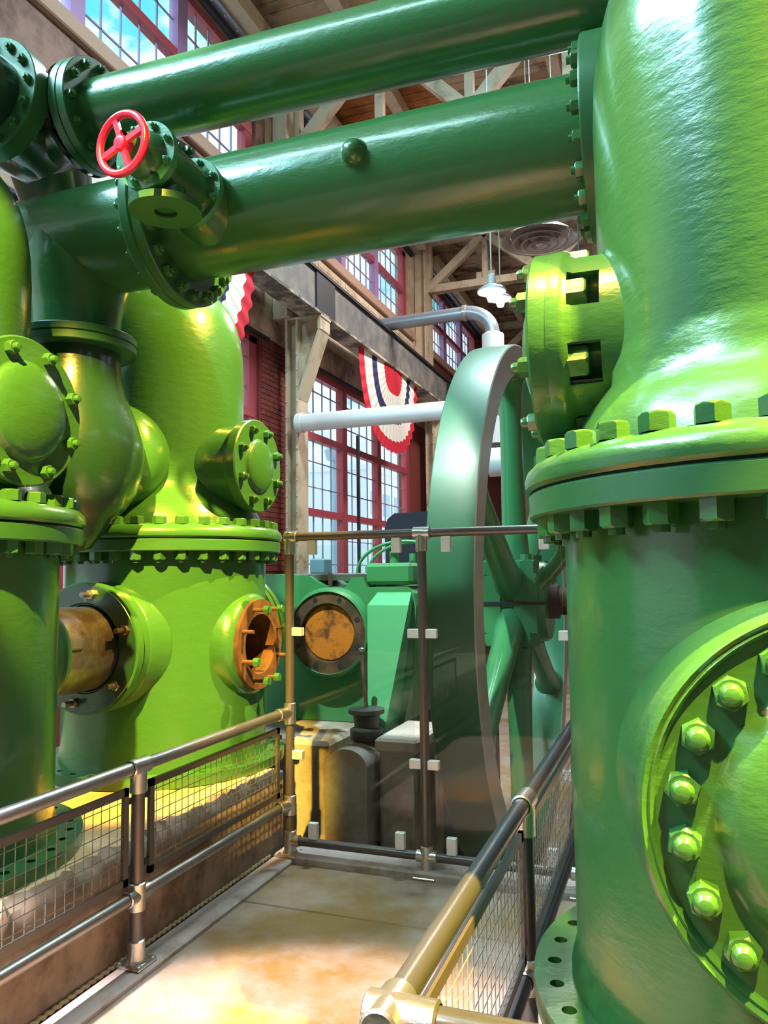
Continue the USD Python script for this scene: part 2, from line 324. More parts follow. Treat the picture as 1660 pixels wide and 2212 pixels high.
wl.part('upper_masonry', prism(wall_poly(-9, 12.6, 6.75, CEIL, HIGH), XW - 0.4, XW, 'yz'), 'wall_plaster', smooth=False)
wl.part('upper_masonry', prism(wall_poly(12.6, 22.7, 6.75, CEIL, HIGH), XW - 0.4, XW, 'yz'), 'brick_cream', smooth=False)
wl.part('upper_masonry', prism(wall_poly(22.7, 36, 6.75, CEIL, HIGH), XW - 0.4, XW, 'yz'), 'brick_red_dark', smooth=False)
# bricks one by one on the red piers in view
def courses(y0, y1, z0, z1, L, Hh, proud, skip=lambda y, z: False):
    out = []; k = 0; z = z0
    while z + Hh <= z1 + 1e-6:
        y = y0 - (L / 2 if k % 2 else 0)
        while y < y1 - 0.02:
            a, b = max(y, y0), min(y + L, y1)
            if b - a > 0.05 and not skip((a + b) / 2, z):
                out.append(bx(XW - 0.05, XW + proud + RNG.uniform(-0.004, 0.005), a + 0.007, b - 0.007, z + 0.006, z + Hh - 0.006))
            y += L
        z += Hh; k += 1
    return out
for i, b in enumerate(courses(12.45, 13.35, 1.8, 6.15, 0.30, 0.10, 0.02)): wl.part('brick', b, 'brick_red' if RNG.random() < 0.6 else 'brick_red_dark', smooth=False)
for i, b in enumerate(courses(13.75, 14.30, 1.5, 5.9, 0.28, 0.10, 0.02)): wl.part('brick', b, 'brick_red' if RNG.random() < 0.6 else 'brick_red_dark', smooth=False)
wl.part('brick_course', courses(13.6, 22.4, 7.45, 8.68, 0.30, 0.115, 0.02), 'brick_cream', smooth=False, kind='stuff')
for (a, _, b, _) in HIGH: wl.part('sill_band', bx(XW - 0.05, XW + 0.10, a - 0.4, b + 0.4, 8.68, 8.93, 0.02), 'sill_cream')
for (a, _, b, _) in LOW: wl.part('lintel', bx(XW - 0.05, XW + 0.06, a - 0.3, b + 0.3, 6.14, 6.2, 0.005), 'steel_black')
# header steel above the high windows
for (a, _, b, _) in HIGH:
    wl.part('header_angle', bx(XW + 0.0, XW + 0.10, a - 0.3, b + 0.3, 11.25, 11.40), 'steel_black')
    wl.part('header_flange', [bx(XW + 0.10, XW + 0.24, a - 0.3, b + 0.3, 11.36, 11.40)] + [stud(0.03, 0.03, (XW + 0.17, y, 11.36), (0, 0, -1)) for y in np.arange(a, b, 0.4)], 'duct_grey')
    wl.part('header_beam', bx(XW + 0.02, XW + 0.5, a - 0.3, b + 0.3, 11.42, 11.75), 'steel_cream')

def window(n, rect, mull, ncols, zbars, transoms, label, frame_w=0.17):
    y0, z0, y1, z1 = rect
    w = Thing('window_%d' % n, label, kind='structure')
    xa, xb = XW - 0.22, XW - 0.06
    w.part('frame', [bx(xa, xb, y0, y0 + frame_w, z0, z1), bx(xa, xb, y1 - frame_w * 1.6, y1, z0, z1), bx(xa, xb, y0, y1, z1 - 0.12, z1), bx(xa, xb, y0, y1, z0, z0 + 0.1)], 'window_red', smooth=False)
    ys = [y0 + frame_w] + [v for m in mull for v in (m - 0.13, m + 0.13)] + [y1 - frame_w * 1.6]
    for m in mull: w.part('mullion', bx(xa + 0.01, xb + 0.02, m - 0.13, m + 0.13, z0 + 0.05, z1 - 0.05), 'window_purple' if n >= 3 else 'window_red', smooth=False)
    for t in transoms: w.part('transom', bx(xa + 0.01, xb + 0.01, y0 + 0.05, y1 - 0.05, t - 0.075, t + 0.075), 'window_red', smooth=False)
    zz = [z0 + 0.1] + sorted(zbars + transoms) + [z1 - 0.12]
    for i in range(0, len(ys), 2):
        a, b = ys[i], ys[i + 1]
        for c in range(1, ncols):
            y = a + (b - a) * c / ncols; w.part('muntin', bx(xa + 0.065, xa + 0.09, y - 0.012, y + 0.012, z0 + 0.06, z1 - 0.08), 'muntin', smooth=False)
        for z in zbars: w.part('muntin', bx(xa + 0.065, xa + 0.09, a, b, z - 0.011, z + 0.011), 'muntin', smooth=False)
        for c in range(ncols):
            pa, pb = a + (b - a) * c / ncols, a + (b - a) * (c + 1) / ncols
            for za, zb in zip(zz[:-1], zz[1:]): w.part('pane', bx(XW - 0.145, XW - 0.139, pa, pb, za, zb), 'window_glass', smooth=False)
lowbars = [1.45, 1.95, 2.5, 3.6, 4.15, 5.17, 5.7]
window(1, LOW[1], [7.5, 9.9], 4, lowbars, [3.05, 4.68], 'tall red-framed lower window beside the brick pier')
window(2, LOW[2], [16.5, 18.78], 4, lowbars, [3.05, 4.68], 'tall red-framed lower window behind the round pleated bunting')
window(6, LOW[3], [25.6, 27.9], 4, lowbars, [3.05, 4.68], 'tall lower window farthest down the hall')
window(3, HIGH[1], [7.66, 9.98], 5, [9.32, 10.62], [10.03], 'high window with cloudy sky above the upper green pipe')
window(4, HIGH[2], [16.5, 18.75], 5, [9.45, 10.62], [10.03], 'high window above the riveted crane girder')
window(5, HIGH[3], [25.4, 27.7], 5, [9.45, 10.62], [10.03], 'high window farthest down the hall behind the grey duct')

ceil = Thing('ceiling', 'weathered timber plank roof deck', kind='structure')
ceil.part('backing', bx(XW - 0.4, 10.4, -9.4, 36.4, CEIL + 0.05, CEIL + 0.2), 'deck_wood_brown')
y = 4.0; k = 0
while y < 36:
    mname = ('deck_wood', 'deck_wood_brown', 'deck_wood', 'deck_wood_brown', 'deck_wood')[int(RNG.integers(0, 5))]
    cut = -4.3 if 13.9 < y < 15.8 else RNG.uniform(-4.0, 4.0)
    for a, b in ((XW, cut - 0.004), (cut + 0.004, 10.0)):
        m2 = 'deck_wood_orange' if (13.9 < y < 15.8 and a == XW) else mname
        ceil.part('plank', bx(a, b, y + 0.008, y + 0.242, CEIL + RNG.uniform(-0.012, 0.010), CEIL + 0.05), m2, smooth=False)
    y += 0.25; k += 1
wf = Thing('wall_back', 'beige far end wall of the hall with tall panels', kind='structure')
wf.part('wall_surface', bx(XW - 0.4, 10.4, 36.0, 36.4, PIT, CEIL), 'far_beige')
for i in range(14): wf.part('panel', bx(-6.6 + i * 1.1, -5.6 + i * 1.1, 35.9, 36.0, PIT, 5.5, 0.02), 'far_beige')

wr = Thing('wall_right', 'brick hall wall opposite the window wall', kind='structure')
RHOLES = [(a - 9, 8.95, b - 9, 11.25) for (a, _, b, _) in HIGH]
wr.part('wall_surface', prism(wall_poly(-9, 36, PIT, CEIL, RHOLES), 10.0, 10.4, 'yz'), 'brick_red_dark', smooth=False)
wr.part('mullion', [bx(10.1, 10.2, h[0] + k * 1.4, h[0] + k * 1.4 + 0.12, h[1], h[3]) for h in RHOLES for k in range(5)], 'window_red', smooth=False)
wn = Thing('wall_front', 'plain plastered hall wall behind the viewpoint', kind='structure')
wn.part('wall_surface', bx(XW - 0.4, 10.4, -9.4, -9.0, PIT, CEIL), 'wall_plaster')
# trusses, columns, girder
def truss(yc, label, zc=10.28):
    t = Thing('roof_truss', label, 'roof truss', (0, yc, 10.4), group=None)
    t.part('lower_chord', [bx(XW + 0.05, 9.0, yc - 0.14, yc - 0.04, zc, zc + 0.22), bx(XW + 0.05, 9.0, yc + 0.04, yc + 0.14, zc, zc + 0.22)], 'steel_cream', smooth=False)
    t.part('upper_chord', bx(XW + 0.05, 9.0, yc - 0.12, yc + 0.12, 11.82, 12.08), 'steel_cream', smooth=False)
    for i, x in enumerate(np.arange(-6.6, 8.5, 1.75)):
        t.part('post', bar((x, yc, zc + 0.17), (x, yc, 11.9), 0.16, 0.16), 'steel_cream', smooth=False)
        if x < 7: t.part('diagonal', bar((x, yc, zc + 0.17 if i % 2 == 0 else 11.9), (x + 1.75, yc, 11.9 if i % 2 == 0 else zc + 0.17), 0.2, 0.24), 'steel_cream', smooth=False)
        t.part('gusset', bx(x - 0.28, x + 0.28, yc - 0.03, yc + 0.03, zc + 0.02, zc + 0.45), 'steel_cream', smooth=False)
truss(13.2, 'cream steel roof truss glimpsed between the two green pipes', 9.92)
truss(22.2, 'cream steel roof truss behind the pendant lamps')
truss(31.2, 'far cream steel roof truss at the end of the hall')
for i, x in enumerate(np.arange(-5.2, 8, 3.4)):
    solo('roof_purlin', bx(x - 0.12, x + 0.12, 4.0, 36, CEIL - 0.32, CEIL - 0.01), 'steel_cream', ('cream roof purlin nearest the window wall', 'cream roof purlin above the pendant lamps', 'cream roof purlin above the flywheel hub', 'cream roof purlin over the right vessel')[i], 'beam', smooth=False)
def column(yc, label):
    c = Thing('crane_column', label, 'column', (-6.6, yc, PIT))
    y0, y1 = yc - 0.22, yc + 0.22
    c.part('shaft', [bx(-6.74, -6.70, y0, y1, PIT, 6.58), bx(-6.52, -6.48, y0, y1, PIT, 6.58), bx(-6.72, -6.5, yc - 0.03, yc + 0.03, PIT, 6.58)], 'steel_cream', smooth=False)
    br = Polygon([(-6.48, 5.1), (-6.05, 6.35), (-6.05, 6.58), (-6.48, 6.58)])
    c.part('bracket_plate', prism(br, yc - 0.03, yc + 0.03), 'steel_cream', smooth=False)
    c.part('bracket_flange', [bar((-6.5, yc, 5.05), (-6.03, yc, 6.36), 0.42, 0.05), bx(-6.06, -6.0, y0, y1, 6.34, 6.58)], 'steel_cream', smooth=False)
    c.part('cap_plate', bx(-6.76, -5.98, y0, y1, 6.58, 6.62), 'steel_cream', smooth=False)
    c.part('rivet', [stud(0.022, 0.02, (x, y0, z), (0, -1, 0)) for x in (-6.72, -6.5) for z in np.arange(2, 6.5, 0.3)], 'steel_cream')
    c.part('upper_shaft', [bx(XW + 0.02, -6.66, yc - 0.28, yc + 0.28, 6.62, CEIL - 0.05), bx(-6.66, -6.62, yc - 0.38, yc + 0.38, 6.62, CEIL - 0.05)], 'steel_cream', smooth=False)
column(13.15, 'cream steel crane column with a bracket beside the red brick pier')
column(22.15, 'cream steel crane column behind the flywheel rim')
g = Thing('crane_girder', 'grey steel crane girder running along the window wall', 'girder', (-6.1, 14, 6.62))
g.part('web', bx(-6.06, -6.02, 7.6, 34, 6.66, 7.40), 'girder_grey', smooth=False)
g.part('lower_flange', bx(-6.42, -5.98, 7.6, 34, 6.62, 6.67), 'girder_under', smooth=False)
g.part('upper_flange', bx(-6.42, -5.96, 7.6, 34, 7.40, 7.46), 'steel_black', smooth=False)
for yy in (13.18, 22.2, 31.2): g.part('stiffener', bx(-6.02, -5.985, yy - 0.42, yy + 0.42, 6.67, 7.40), 'steel_black', smooth=False)
g.part('rail', bx(-6.24, -6.16, 7.6, 34, 7.46, 7.50), 'steel_black', smooth=False)

# ------------------------------------------------------------------ pump vessels
POTZ = 0.5
def pot(name, label, px, py, hole=None, rd=0.504):
    t = Thing(name, label, 'pump vessel', (px, py, POTZ)); o = (px, py, 0)
    b = lathe([(0.60, 0.50), (0.675, 0.50), (0.672, 0.58), (0.655, 0.64), (0.655, 1.862), (0.60, 1.862)], 96, o, closed=True)
    if hole:
        (hz, hd, hr) = hole
        b = manifold(b) - manifold(tube((px, py, hz), np.array((px, py, hz)) + np.array(hd) * 1.2, hr, 48))
    t.part('barrel', b, 'green_paint', smooth=30)
    ring = Point(px, py).buffer(0.78, 48).difference(Point(px, py).buffer(0.62, 48))
    for k in range(34):
        a = (k + 0.5) * 2 * PI / 34; ring = ring.difference(Point(px + 0.722 * math.cos(a), py + 0.722 * math.sin(a)).buffer(0.020, 6))
    t.part('base_flange', prism(ring, POTZ, POTZ + 0.062, 'xy'), 'green_paint')
    t.part('lower_flange', lathe([(0.62, 1.858), (0.752, 1.858), (0.757, 1.864), (0.757, 1.925), (0.752, 1.931), (0.62, 1.931)], 96, o, closed=True), 'green_machined')
    t.part('gasket', lathe([(0.60, 1.929), (0.742, 1.929), (0.742, 1.941), (0.60, 1.941)], 96, o, closed=True), 'gasket')
    t.part('upper_flange', lathe([(0.58, 1.938), (0.755, 1.938), (0.766, 1.948), (0.770, 1.968), (0.762, 1.994), (0.742, 2.014), (0.712, 2.024), (0.655, 2.030), (0.58, 2.035)], 96, o, closed=True), 'green_paint')
    t.part('dome', lathe([(0.58, 2.02), (0.640, 2.028), (0.632, 2.06), (0.612, 2.11), (0.578, 2.17), (0.545, 2.22), (rd + 0.016, 2.26), (rd + 0.003, 2.30), (rd, 2.34), (rd, 3.10), (rd - 0.007, 3.23), (rd - 0.022, 3.34), (rd - 0.049, 3.44), (rd - 0.094, 3.535), (rd - 0.154, 3.61), (0.27, 3.675), (0.17, 3.725), (0.07, 3.748), (0, 3.75)], 96, o), 'green_paint', smooth=50)
    for k, p in enumerate(ringpoints((px, py, 0), (0, 0, 1), 0.700, 34, PI / 34)):
        r = RNG.uniform(0, 1)
        t.part('bolt', [hexprism(0.042, 0.046, (p[0], p[1], 2.02), (0, 0, 1), r), hexprism(0.040, 0.052, (p[0], p[1], 1.858), (0, 0, -1), r), tube((p[0], p[1], 1.79), (p[0], p[1], 2.03), 0.02, 8)], 'green_paint', smooth=25)
    return t
def cover_nozzle(t, o, ax, rn=0.272, r0=0.40, face=0.70, bulge=0.17, bh=0.045, rf=0.302, bolts=8, heads=False, rot=PI / 8):
    o = np.array(o, float); ax = np.array(ax, float)
    if not heads:
        t.part('nozzle', lathe([(rn + 0.03, r0), (rn + 0.01, r0 + 0.05), (rn, r0 + 0.10), (rn, face - 0.10), (rn + 0.012, face - 0.095), (rn + 0.016, face - 0.07), (0, face - 0.07)], 64, o, ax), 'green_paint', smooth=40)
    else:   # cast nozzle with a pocket behind the flange for every bolt head
        body = manifold(lathe([(0, r0), (rn + 0.06, r0), (rn + 0.02, r0 + 0.07), (rn, r0 + 0.12), (rn + 0.002, face - 0.13), (rf + 0.002, face - 0.105), (rf + 0.006, face - 0.09), (rf + 0.004, face - 0.056), (0, face - 0.056)], 80, o, ax))
        for p in ringpoints(o, ax, 0.255, bolts, rot):
            out = p - o; out = out / np.linalg.norm(out)
            for q in (p, p + out * 0.12): body = body - manifold(tube(q + ax * (face - 0.205), q + ax * (face - 0.115), 0.052, 20))
            body = body - manifold(bar(p + out * 0.06 + ax * (face - 0.205), p + out * 0.06 + ax * (face - 0.115), 0.12, 0.104, out))
        t.part('nozzle', body, 'green_paint', smooth=40)
    t.part('nozzle_cover', lathe([(0, face - 0.066), (rf, face - 0.066), (rf + 0.003, face - 0.06), (rf + 0.003, face - 0.008), (rf - 0.005, face)] + [(bulge + 0.012, face)] +
            [(bulge * math.cos(a), face + 0.008 + bh * math.sin(a)) for a in np.linspace(0, PI / 2, 9)[:-1]] + [(0, face + 0.008 + bh)], 64, o, ax), 'green_paint', smooth=40)
    rb = (rf + max(bulge, 0.17)) / 2 + 0.005
    for p in ringpoints(o, ax, rb if not heads else 0.255, bolts, rot):
        q = p + ax * (face - 0.003); r = RNG.uniform(0, 1)
        t.part('cover_bolt', [hexprism(0.030, 0.036, q, ax, r), stud(0.017, 0.026, q + ax * 0.034, ax)], 'green_paint', smooth=25)
        if heads: t.part('bolt_head', hexprism(0.049, 0.058, p + ax * (face - 0.112), -ax, 0.15), 'green_paint', smooth=25)

XL, XR, Y1, Y2 = -3.2, 0.352, 2.47, 4.42
XA, YA, ZA = (1.0, 0, 0), (0, 1.0, 0), (0, 0, 1.0)
# near left vessel
near = pot('pump_vessel', 'green domed pump vessel cut by the left edge with a big bolted round cover', XL, Y1)
cover_nozzle(near, (XL, Y1, 2.40), XA, bulge=0.205, bh=0.055, rf=0.312, face=0.705)
near.part('gland', lathe([(0.36, 0.50), (0.34, 0.64), (0.31, 0.655), (0.31, 0.70), (0.262, 0.71), (0.262, 0.78), (0.24, 0.785)], 64, (XL, Y1, 1.30), YA), 'green_machined')
near.part('side_neck', lathe([(0.42, 0.34), (0.35, 0.42), (0.33, 0.50), (0.33, 0.62)], 64, (XL, Y1, 2.40), YA), 'green_paint')
# far left vessel
mid = pot('pump_vessel', 'lime-lit green domed pump vessel with an open rusty port, behind the left guard rail', XL, Y2, hole=(1.271, XA, 0.195))
cover_nozzle(mid, (XL, Y2, 2.42), XA)
def rusty_port(t, o):
    o = np.array(o); ax = np.array(XA)
    t.part('port_neck', lathe([(0.345, 0.55), (0.335, 0.62), (0.318, 0.66), (0.295, 0.685), (0.27, 0.69), (0.20, 0.69), (0.20, 0.55)], 64, o, ax), 'green_paint', smooth=40)
    t.part('port_ring', lathe([(0.19, 0.60), (0.19, 0.715), (0.285, 0.715), (0.285, 0.68), (0.19, 0.68)][::-1], 64, o, ax), 'rust', label='rusty bare flange face')
    t.part('port_bore', lathe([(0.192, 0.715), (0.192, 0.2), (0.0, 0.2)], 48, o, ax), 'rust_brown')
    for k, p in enumerate(ringpoints(o, ax, 0.238, 8, PI / 8)):
        L = 0.10 if k % 3 else 0.075
        s = t.part('port_stud', tube(p + ax * 0.71, p + ax * (0.715 + L), 0.013, 10), 'rust')
        if k != 3: t.part('nut', hexprism(0.029, 0.034, p + ax * (0.70 + L - 0.005), ax, k), 'green_paint', smooth=25, under=s)
rusty_port(mid, (XL, Y2, 1.271))
YN = (0, -1.0, 0)
mid.part('gland_flange', lathe([(0.41, 0.52), (0.39, 0.60), (0.38, 0.66), (0.372, 0.67), (0.372, 0.72), (0.36, 0.725), (0.36, 0.735), (0.382, 0.74), (0.382, 0.785), (0.37, 0.79), (0.25, 0.785)], 72, (XL, Y2, 1.30), YN), 'green_paint', smooth=30)
mid.part('gland_plate', lathe([(0.37, 0.785), (0.365, 0.795), (0.262, 0.795), (0.250, 0.78)], 72, (XL, Y2, 1.30), YN), 'green_dark')
for p in ringpoints((XL, Y2, 1.30), YN, 0.315, 6, 0.35):
    mid.part('gland_stud', [tube(p + np.array(YN) * 0.79, p + np.array(YN) * 0.88, 0.016, 10), hexprism(0.03, 0.025, p + np.array(YN) * 0.795, YN)], 'bare_steel')
mid.part('side_neck', lathe([(0.29, 0.36), (0.305, 0.42), (0.325, 0.48), (0.338, 0.55), (0.335, 0.62), (0.30, 0.68), (0.24, 0.72)], 64, (XL, Y2, 2.44), YN), 'green_paint', smooth=50)
mid.part('rear_flange', lathe([(0.40, 0.50), (0.36, 0.66), (0.36, 0.74), (0.43, 0.75), (0.44, 0.78), (0.43, 0.80), (0.41, 0.805), (0.41, 0.82), (0.43, 0.825), (0.44, 0.85), (0.43, 0.88), (0.34, 0.90), (0.34, 1.05), (0, 1.05)], 64, (XL, Y2, 1.30), YA), 'green_paint', smooth=40)
rod = Thing('plunger_rod', 'bare steel plunger rod between the two left pump vessels', 'plunger', (XL, 3.4, 1.30))
rod.part('rod', tube((XL, Y1 + 0.72, 1.30), (XL, Y2 - 0.70, 1.30), 0.242, 64), 'bare_steel')
rod.part('scribe_pin', tube((XL + 0.24, 3.22, 1.33), (XL + 0.24, 3.34, 1.33), 0.012, 8), 'black_iron')

# right vessel
right = pot('pump_vessel', 'huge green domed pump vessel filling the right edge with a bolted round manhole', XR, Y1, rd=0.53)
cover_nozzle(right, (XR, Y1, 2.40), (-1.0, 0, 0), rn=0.288, heads=True, face=0.715, r0=0.30, rot=PI / 8)
mo = np.array((XR, Y1, 1.205)); ma = np.array(YN)
right.part('manhole_neck', lathe([(0.50, 0.42), (0.475, 0.56), (0.462, 0.63), (0.452, 0.68), (0.445, 0.70), (0.440, 0.735), (0.428, 0.752), (0.418, 0.744), (0.412, 0.748), (0.405, 0.738), (0.40, 0.72)], 96, mo, ma), 'green_paint', smooth=50)
mc = right.part('manhole_cover', lathe([(0.402, 0.715), (0.402, 0.728), (0.30, 0.730), (0.285, 0.736), (0.265, 0.762), (0.235, 0.782), (0.16, 0.80), (0.08, 0.806), (0, 0.807)], 96, mo, ma), 'green_paint', smooth=50)
for p in ringpoints(mo, ma, 0.352, 20, PI / 20):
    q = p + ma * 0.728
    right.part('manhole_nut', [hexprism(0.036, 0.036, q, ma, RNG.uniform(0, 1)), lathe([(0.024, 0.034), (0.023, 0.05), (0.015, 0.060), (0, 0.064)], 14, q, ma)], 'green_paint', smooth=25)
ped = Thing('vessel_pedestal', 'concrete block under the right-hand pump vessel', 'pedestal', (0.45, 3.4, 0))
ped.part('block', bx(-0.22, 1.2, 1.9, 5.2, 0, POTZ, 0.03), 'pedestal_concrete')

# ------------------------------------------------------------------ overhead pipes
def flange_bolts(t, o, ax, r, n, h0, h1, sz=0.034, mat='green_paint'):
    ax = np.array(ax, float)
    for p in ringpoints(o, ax, r, n, 0.1):
        t.part('bolt', [hexprism(sz, sz, p + ax * h1, ax, RNG.uniform(0, 1)), hexprism(sz, sz, p + ax * h0, -ax, RNG.uniform(0, 1)), tube(p + ax * (h0 - sz * 1.5), p + ax * (h1 + sz * 1.5), sz * 0.5, 8)], mat, smooth=25)
YP, ZP, RP = 3.445, 3.613, 0.298
lp = Thing('discharge_pipe', 'thick lower overhead green pipe crossing to the right vessel, with a dome-headed plug', 'pipe', (-1.4, YP, ZP))
lp.part('pipe', tube((-2.42, YP, ZP), (-0.22, YP, ZP), RP, 72), 'green_paint')
fl = lathe([(0.25, -0.06), (0.435, -0.06), (0.44, -0.05), (0.44, -0.008), (0.43, 0.0), (0.43, 0.004), (0.44, 0.01), (0.44, 0.055), (0.435, 0.062), (0.25, 0.062)], 96, (-2.44, YP, ZP), XA)
lp.part('flange', fl, 'green_machined', smooth=30)
flange_bolts(lp, (-2.44, YP, ZP), XA, 0.385, 20, -0.06, 0.062)
lp.part('flange', lathe([(0.25, -0.06), (0.435, -0.06), (0.44, -0.05), (0.44, 0.055), (0.435, 0.062), (0.25, 0.062)], 96, (-0.21, YP, ZP), XA), 'green_machined', smooth=30)
flange_bolts(lp, (-0.21, YP, ZP), XA, 0.385, 20, -0.06, 0.062)
kn = np.array((-1.287, YP - 0.285, ZP + 0.02))
lp.part('plug', [lathe([(0.062, 0.0), (0.060, 0.02), (0.05, 0.045), (0.03, 0.062), (0, 0.07)], 24, kn, (0.0, -1, 0.05)), lathe([(0.068, -0.02), (0.066, 0.012), (0.06, 0.014)], 24, kn, (0, -1, 0.05))], 'green_paint', smooth=50)
def tee():
    XN = -3.13
    t = Thing('tee_casting', 'dark green tee and bell-shaped valve casting standing between the two left vessels', 'pipe fitting', (XN, YP, 2.0))
    t.part('tee_body', [tube((-2.50, YP, ZP), (-3.62, YP, ZP), RP, 72), lathe([(0.297, 3.62), (0.296, 3.48), (0.285, 3.36), (0.262, 3.27), (0.245, 3.20), (0.24, 3.10), (0.24, 3.06)][::-1], 72, (XN, YP, 0))], 'green_paint', smooth=50)
    t.part('end_cap', lathe([(RP, 0), (0.28, 0.06), (0.2, 0.11), (0, 0.13)], 64, (-3.62, YP, ZP), (-1, 0, 0)), 'green_dark')
    t.part('neck_flange', lathe([(0.2, 2.975), (0.325, 2.975), (0.33, 2.98), (0.33, 3.015), (0.322, 3.018), (0.322, 3.024), (0.33, 3.028), (0.33, 3.062), (0.325, 3.068), (0.2, 3.07)], 72, (XN, YP, 0), closed=True), 'green_machined', smooth=30)
    t.part('bell', lathe([(0, 1.84), (0.10, 1.87), (0.16, 1.95), (0.21, 2.03), (0.28, 2.09), (0.34, 2.18), (0.372, 2.29), (0.380, 2.39), (0.375, 2.46), (0.352, 2.55), (0.315, 2.64), (0.28, 2.73), (0.255, 2.82), (0.245, 2.90), (0.24, 2.98)], 72, (XN, YP, 0)), 'green_dark', smooth=50)
tee()
ZU, RU = 4.31, 0.19
up = Thing('steam_pipe', 'thinner upper overhead green pipe running just under the roof windows', 'pipe', (-1.4, YP, ZU))
up.part('pipe', tube((-3.02, YP, ZU + 0.055), (0.9, YP, ZU - 0.02), RU + 0.005, 64), 'green_paint')
UF = (-3.03, YP, ZU + 0.055)
up.part('flange', lathe([(0.18, -0.055), (0.305, -0.055), (0.31, -0.05), (0.31, -0.005), (0.302, 0), (0.31, 0.005), (0.31, 0.05), (0.305, 0.055), (0.18, 0.055)], 72, UF, XA), 'green_machined', smooth=30)
flange_bolts(up, UF, XA, 0.262, 12, -0.055, 0.055, 0.026)
el = Thing('pipe_elbow', 'dark green flanged elbow at the upper left corner turning the upper pipe', 'pipe elbow', (-3.5, YP, ZU))
el.part('elbow_body', [lathe([(0.31, 0.0), (0.24, 0.04), (0.225, 0.10), (0.235, 0.2), (0.27, 0.36), (0.27, 0.46), (0.18, 0.62), (0, 0.68)], 64, (-3.11, YP, ZU + 0.05), (-1, 0, 0)),
    lathe([(0.27, -0.02), (0.25, 0.12), (0.24, 0.22), (0.25, 0.26), (0.33, 0.28)], 64, (-3.42, YP, ZU + 0.05), (0, -1, 0)),
    lathe([(0.26, 0.0), (0.24, 0.3), (0.2, 0.7), (0.2, 1.6)], 48, (-3.46, YP + 0.06, ZU + 0.05), (-0.5, 0.75, -0.35))], 'green_dark', smooth=50)
EF = (-3.42, YP - 0.33, ZU + 0.05)
el.part('flange', lathe([(0.2, -0.055), (0.325, -0.055), (0.33, -0.05), (0.33, 0.05), (0.325, 0.055), (0.2, 0.055)], 72, EF, YN), 'green_machined', smooth=30)
flange_bolts(el, EF, YN, 0.28, 14, -0.055, 0.055, 0.026)
el.part('pipe', tube((-3.42, YP - 0.36, ZU + 0.05), (-3.42, -2.5, ZU + 0.05), 0.215, 64), 'green_dark')

# valve with red handwheel on the lower pipe
def valve():
    VX, VZ = -2.12, 3.575
    t = Thing('hand_valve', 'small green flanged valve with a red spoked handwheel on the lower pipe', 'valve', (VX, 3.1, VZ)); o = np.array((VX, YP, VZ)); ax = np.array(YN)
    t.part('saddle', lathe([(0.20, 0.18), (0.185, 0.255), (0.16, 0.285), (0.150, 0.33)], 48, o, ax), 'green_paint', smooth=50)
    def oct_flange(r, y0, y1, rot=PI / 8):
        return lathe([(0.05, y0), (r, y0), (r, y1), (0.05, y1)], 40, o, ax, closed=True)
    t.part('flange', oct_flange(0.165, 0.33, 0.365), 'green_engine')
    t.part('valve_body', lathe([(0.14, 0.36), (0.115, 0.39), (0.122, 0.58), (0.130, 0.64), (0.130, 0.68)], 48, o, ax), 'green_paint', smooth=50)
    t.part('flange', oct_flange(0.155, 0.68, 0.715), 'green_engine')
    t.part('bonnet', lathe([(0.11, 0.715), (0.10, 0.74), (0.07, 0.765), (0.045, 0.78), (0.045, 0.83), (0.03, 0.84), (0.03, 0.87)], 32, o, ax), 'green_paint')
    for (h0, h1, r) in ((0.33, 0.365, 0.14), (0.68, 0.715, 0.13)):
        for p in ringpoints(o, ax, r, 8, PI / 8):
            t.part('bolt', [hexprism(0.017, 0.016, p + ax * h1, ax, 0.3), stud(0.01, 0.016, p + ax * (h1 + 0.014), ax), hexprism(0.017, 0.016, p + ax * h0, -ax, 0.3), tube(p + ax * (h0 - 0.01), p + ax * (h1 + 0.01), 0.009, 8)], 'green_engine', smooth=25)
    t.part('outlet_neck', tube(o + ax * 0.56 + np.array((0, 0, -0.08)), o + ax * 0.56 + np.array((0, 0, -0.175)), 0.09, 40), 'green_paint')
    d = np.array((0, 0, -1.0))
    t.part('outlet_flange', lathe([(0.048, 0.165), (0.165, 0.165), (0.165, 0.198), (0.052, 0.198), (0.048, 0.165)], 48, o + ax * 0.56, d), 'green_machined')
    t.part('outlet_bore', lathe([(0.05, 0.19), (0.05, 0.12), (0, 0.12)], 32, o + ax * 0.56, d), 'steel_black')
    W = o + ax * 0.865 + np.array((0, 0, -0.03)); aw = np.array((-0.10, -1, -0.03)); aw /= np.linalg.norm(aw)
    B = basis(aw); ring = []
    rr = [(0.128 + 0.017 * math.cos(a), 0.017 * math.sin(a)) for a in np.linspace(0, 2 * PI, 17)[:-1]]
    w = t.part('handwheel_rim', lathe(rr, 56, W, aw, closed=True), 'red_paint', smooth=60, label='red handwheel rim')
    for k in range(4):
        a = k * PI / 2 + 0.32
        t.part('spoke', bar(W, W + B @ np.array((0.122 * math.cos(a), 0.122 * math.sin(a), 0)), 0.024, 0.02, aw), 'red_paint', label='red spoke')
    t.part('wheel_hub', lathe([(0.034, -0.03), (0.034, 0.01), (0.028, 0.022), (0, 0.026)], 28, W, aw), 'red_paint', label='red hub')
valve()

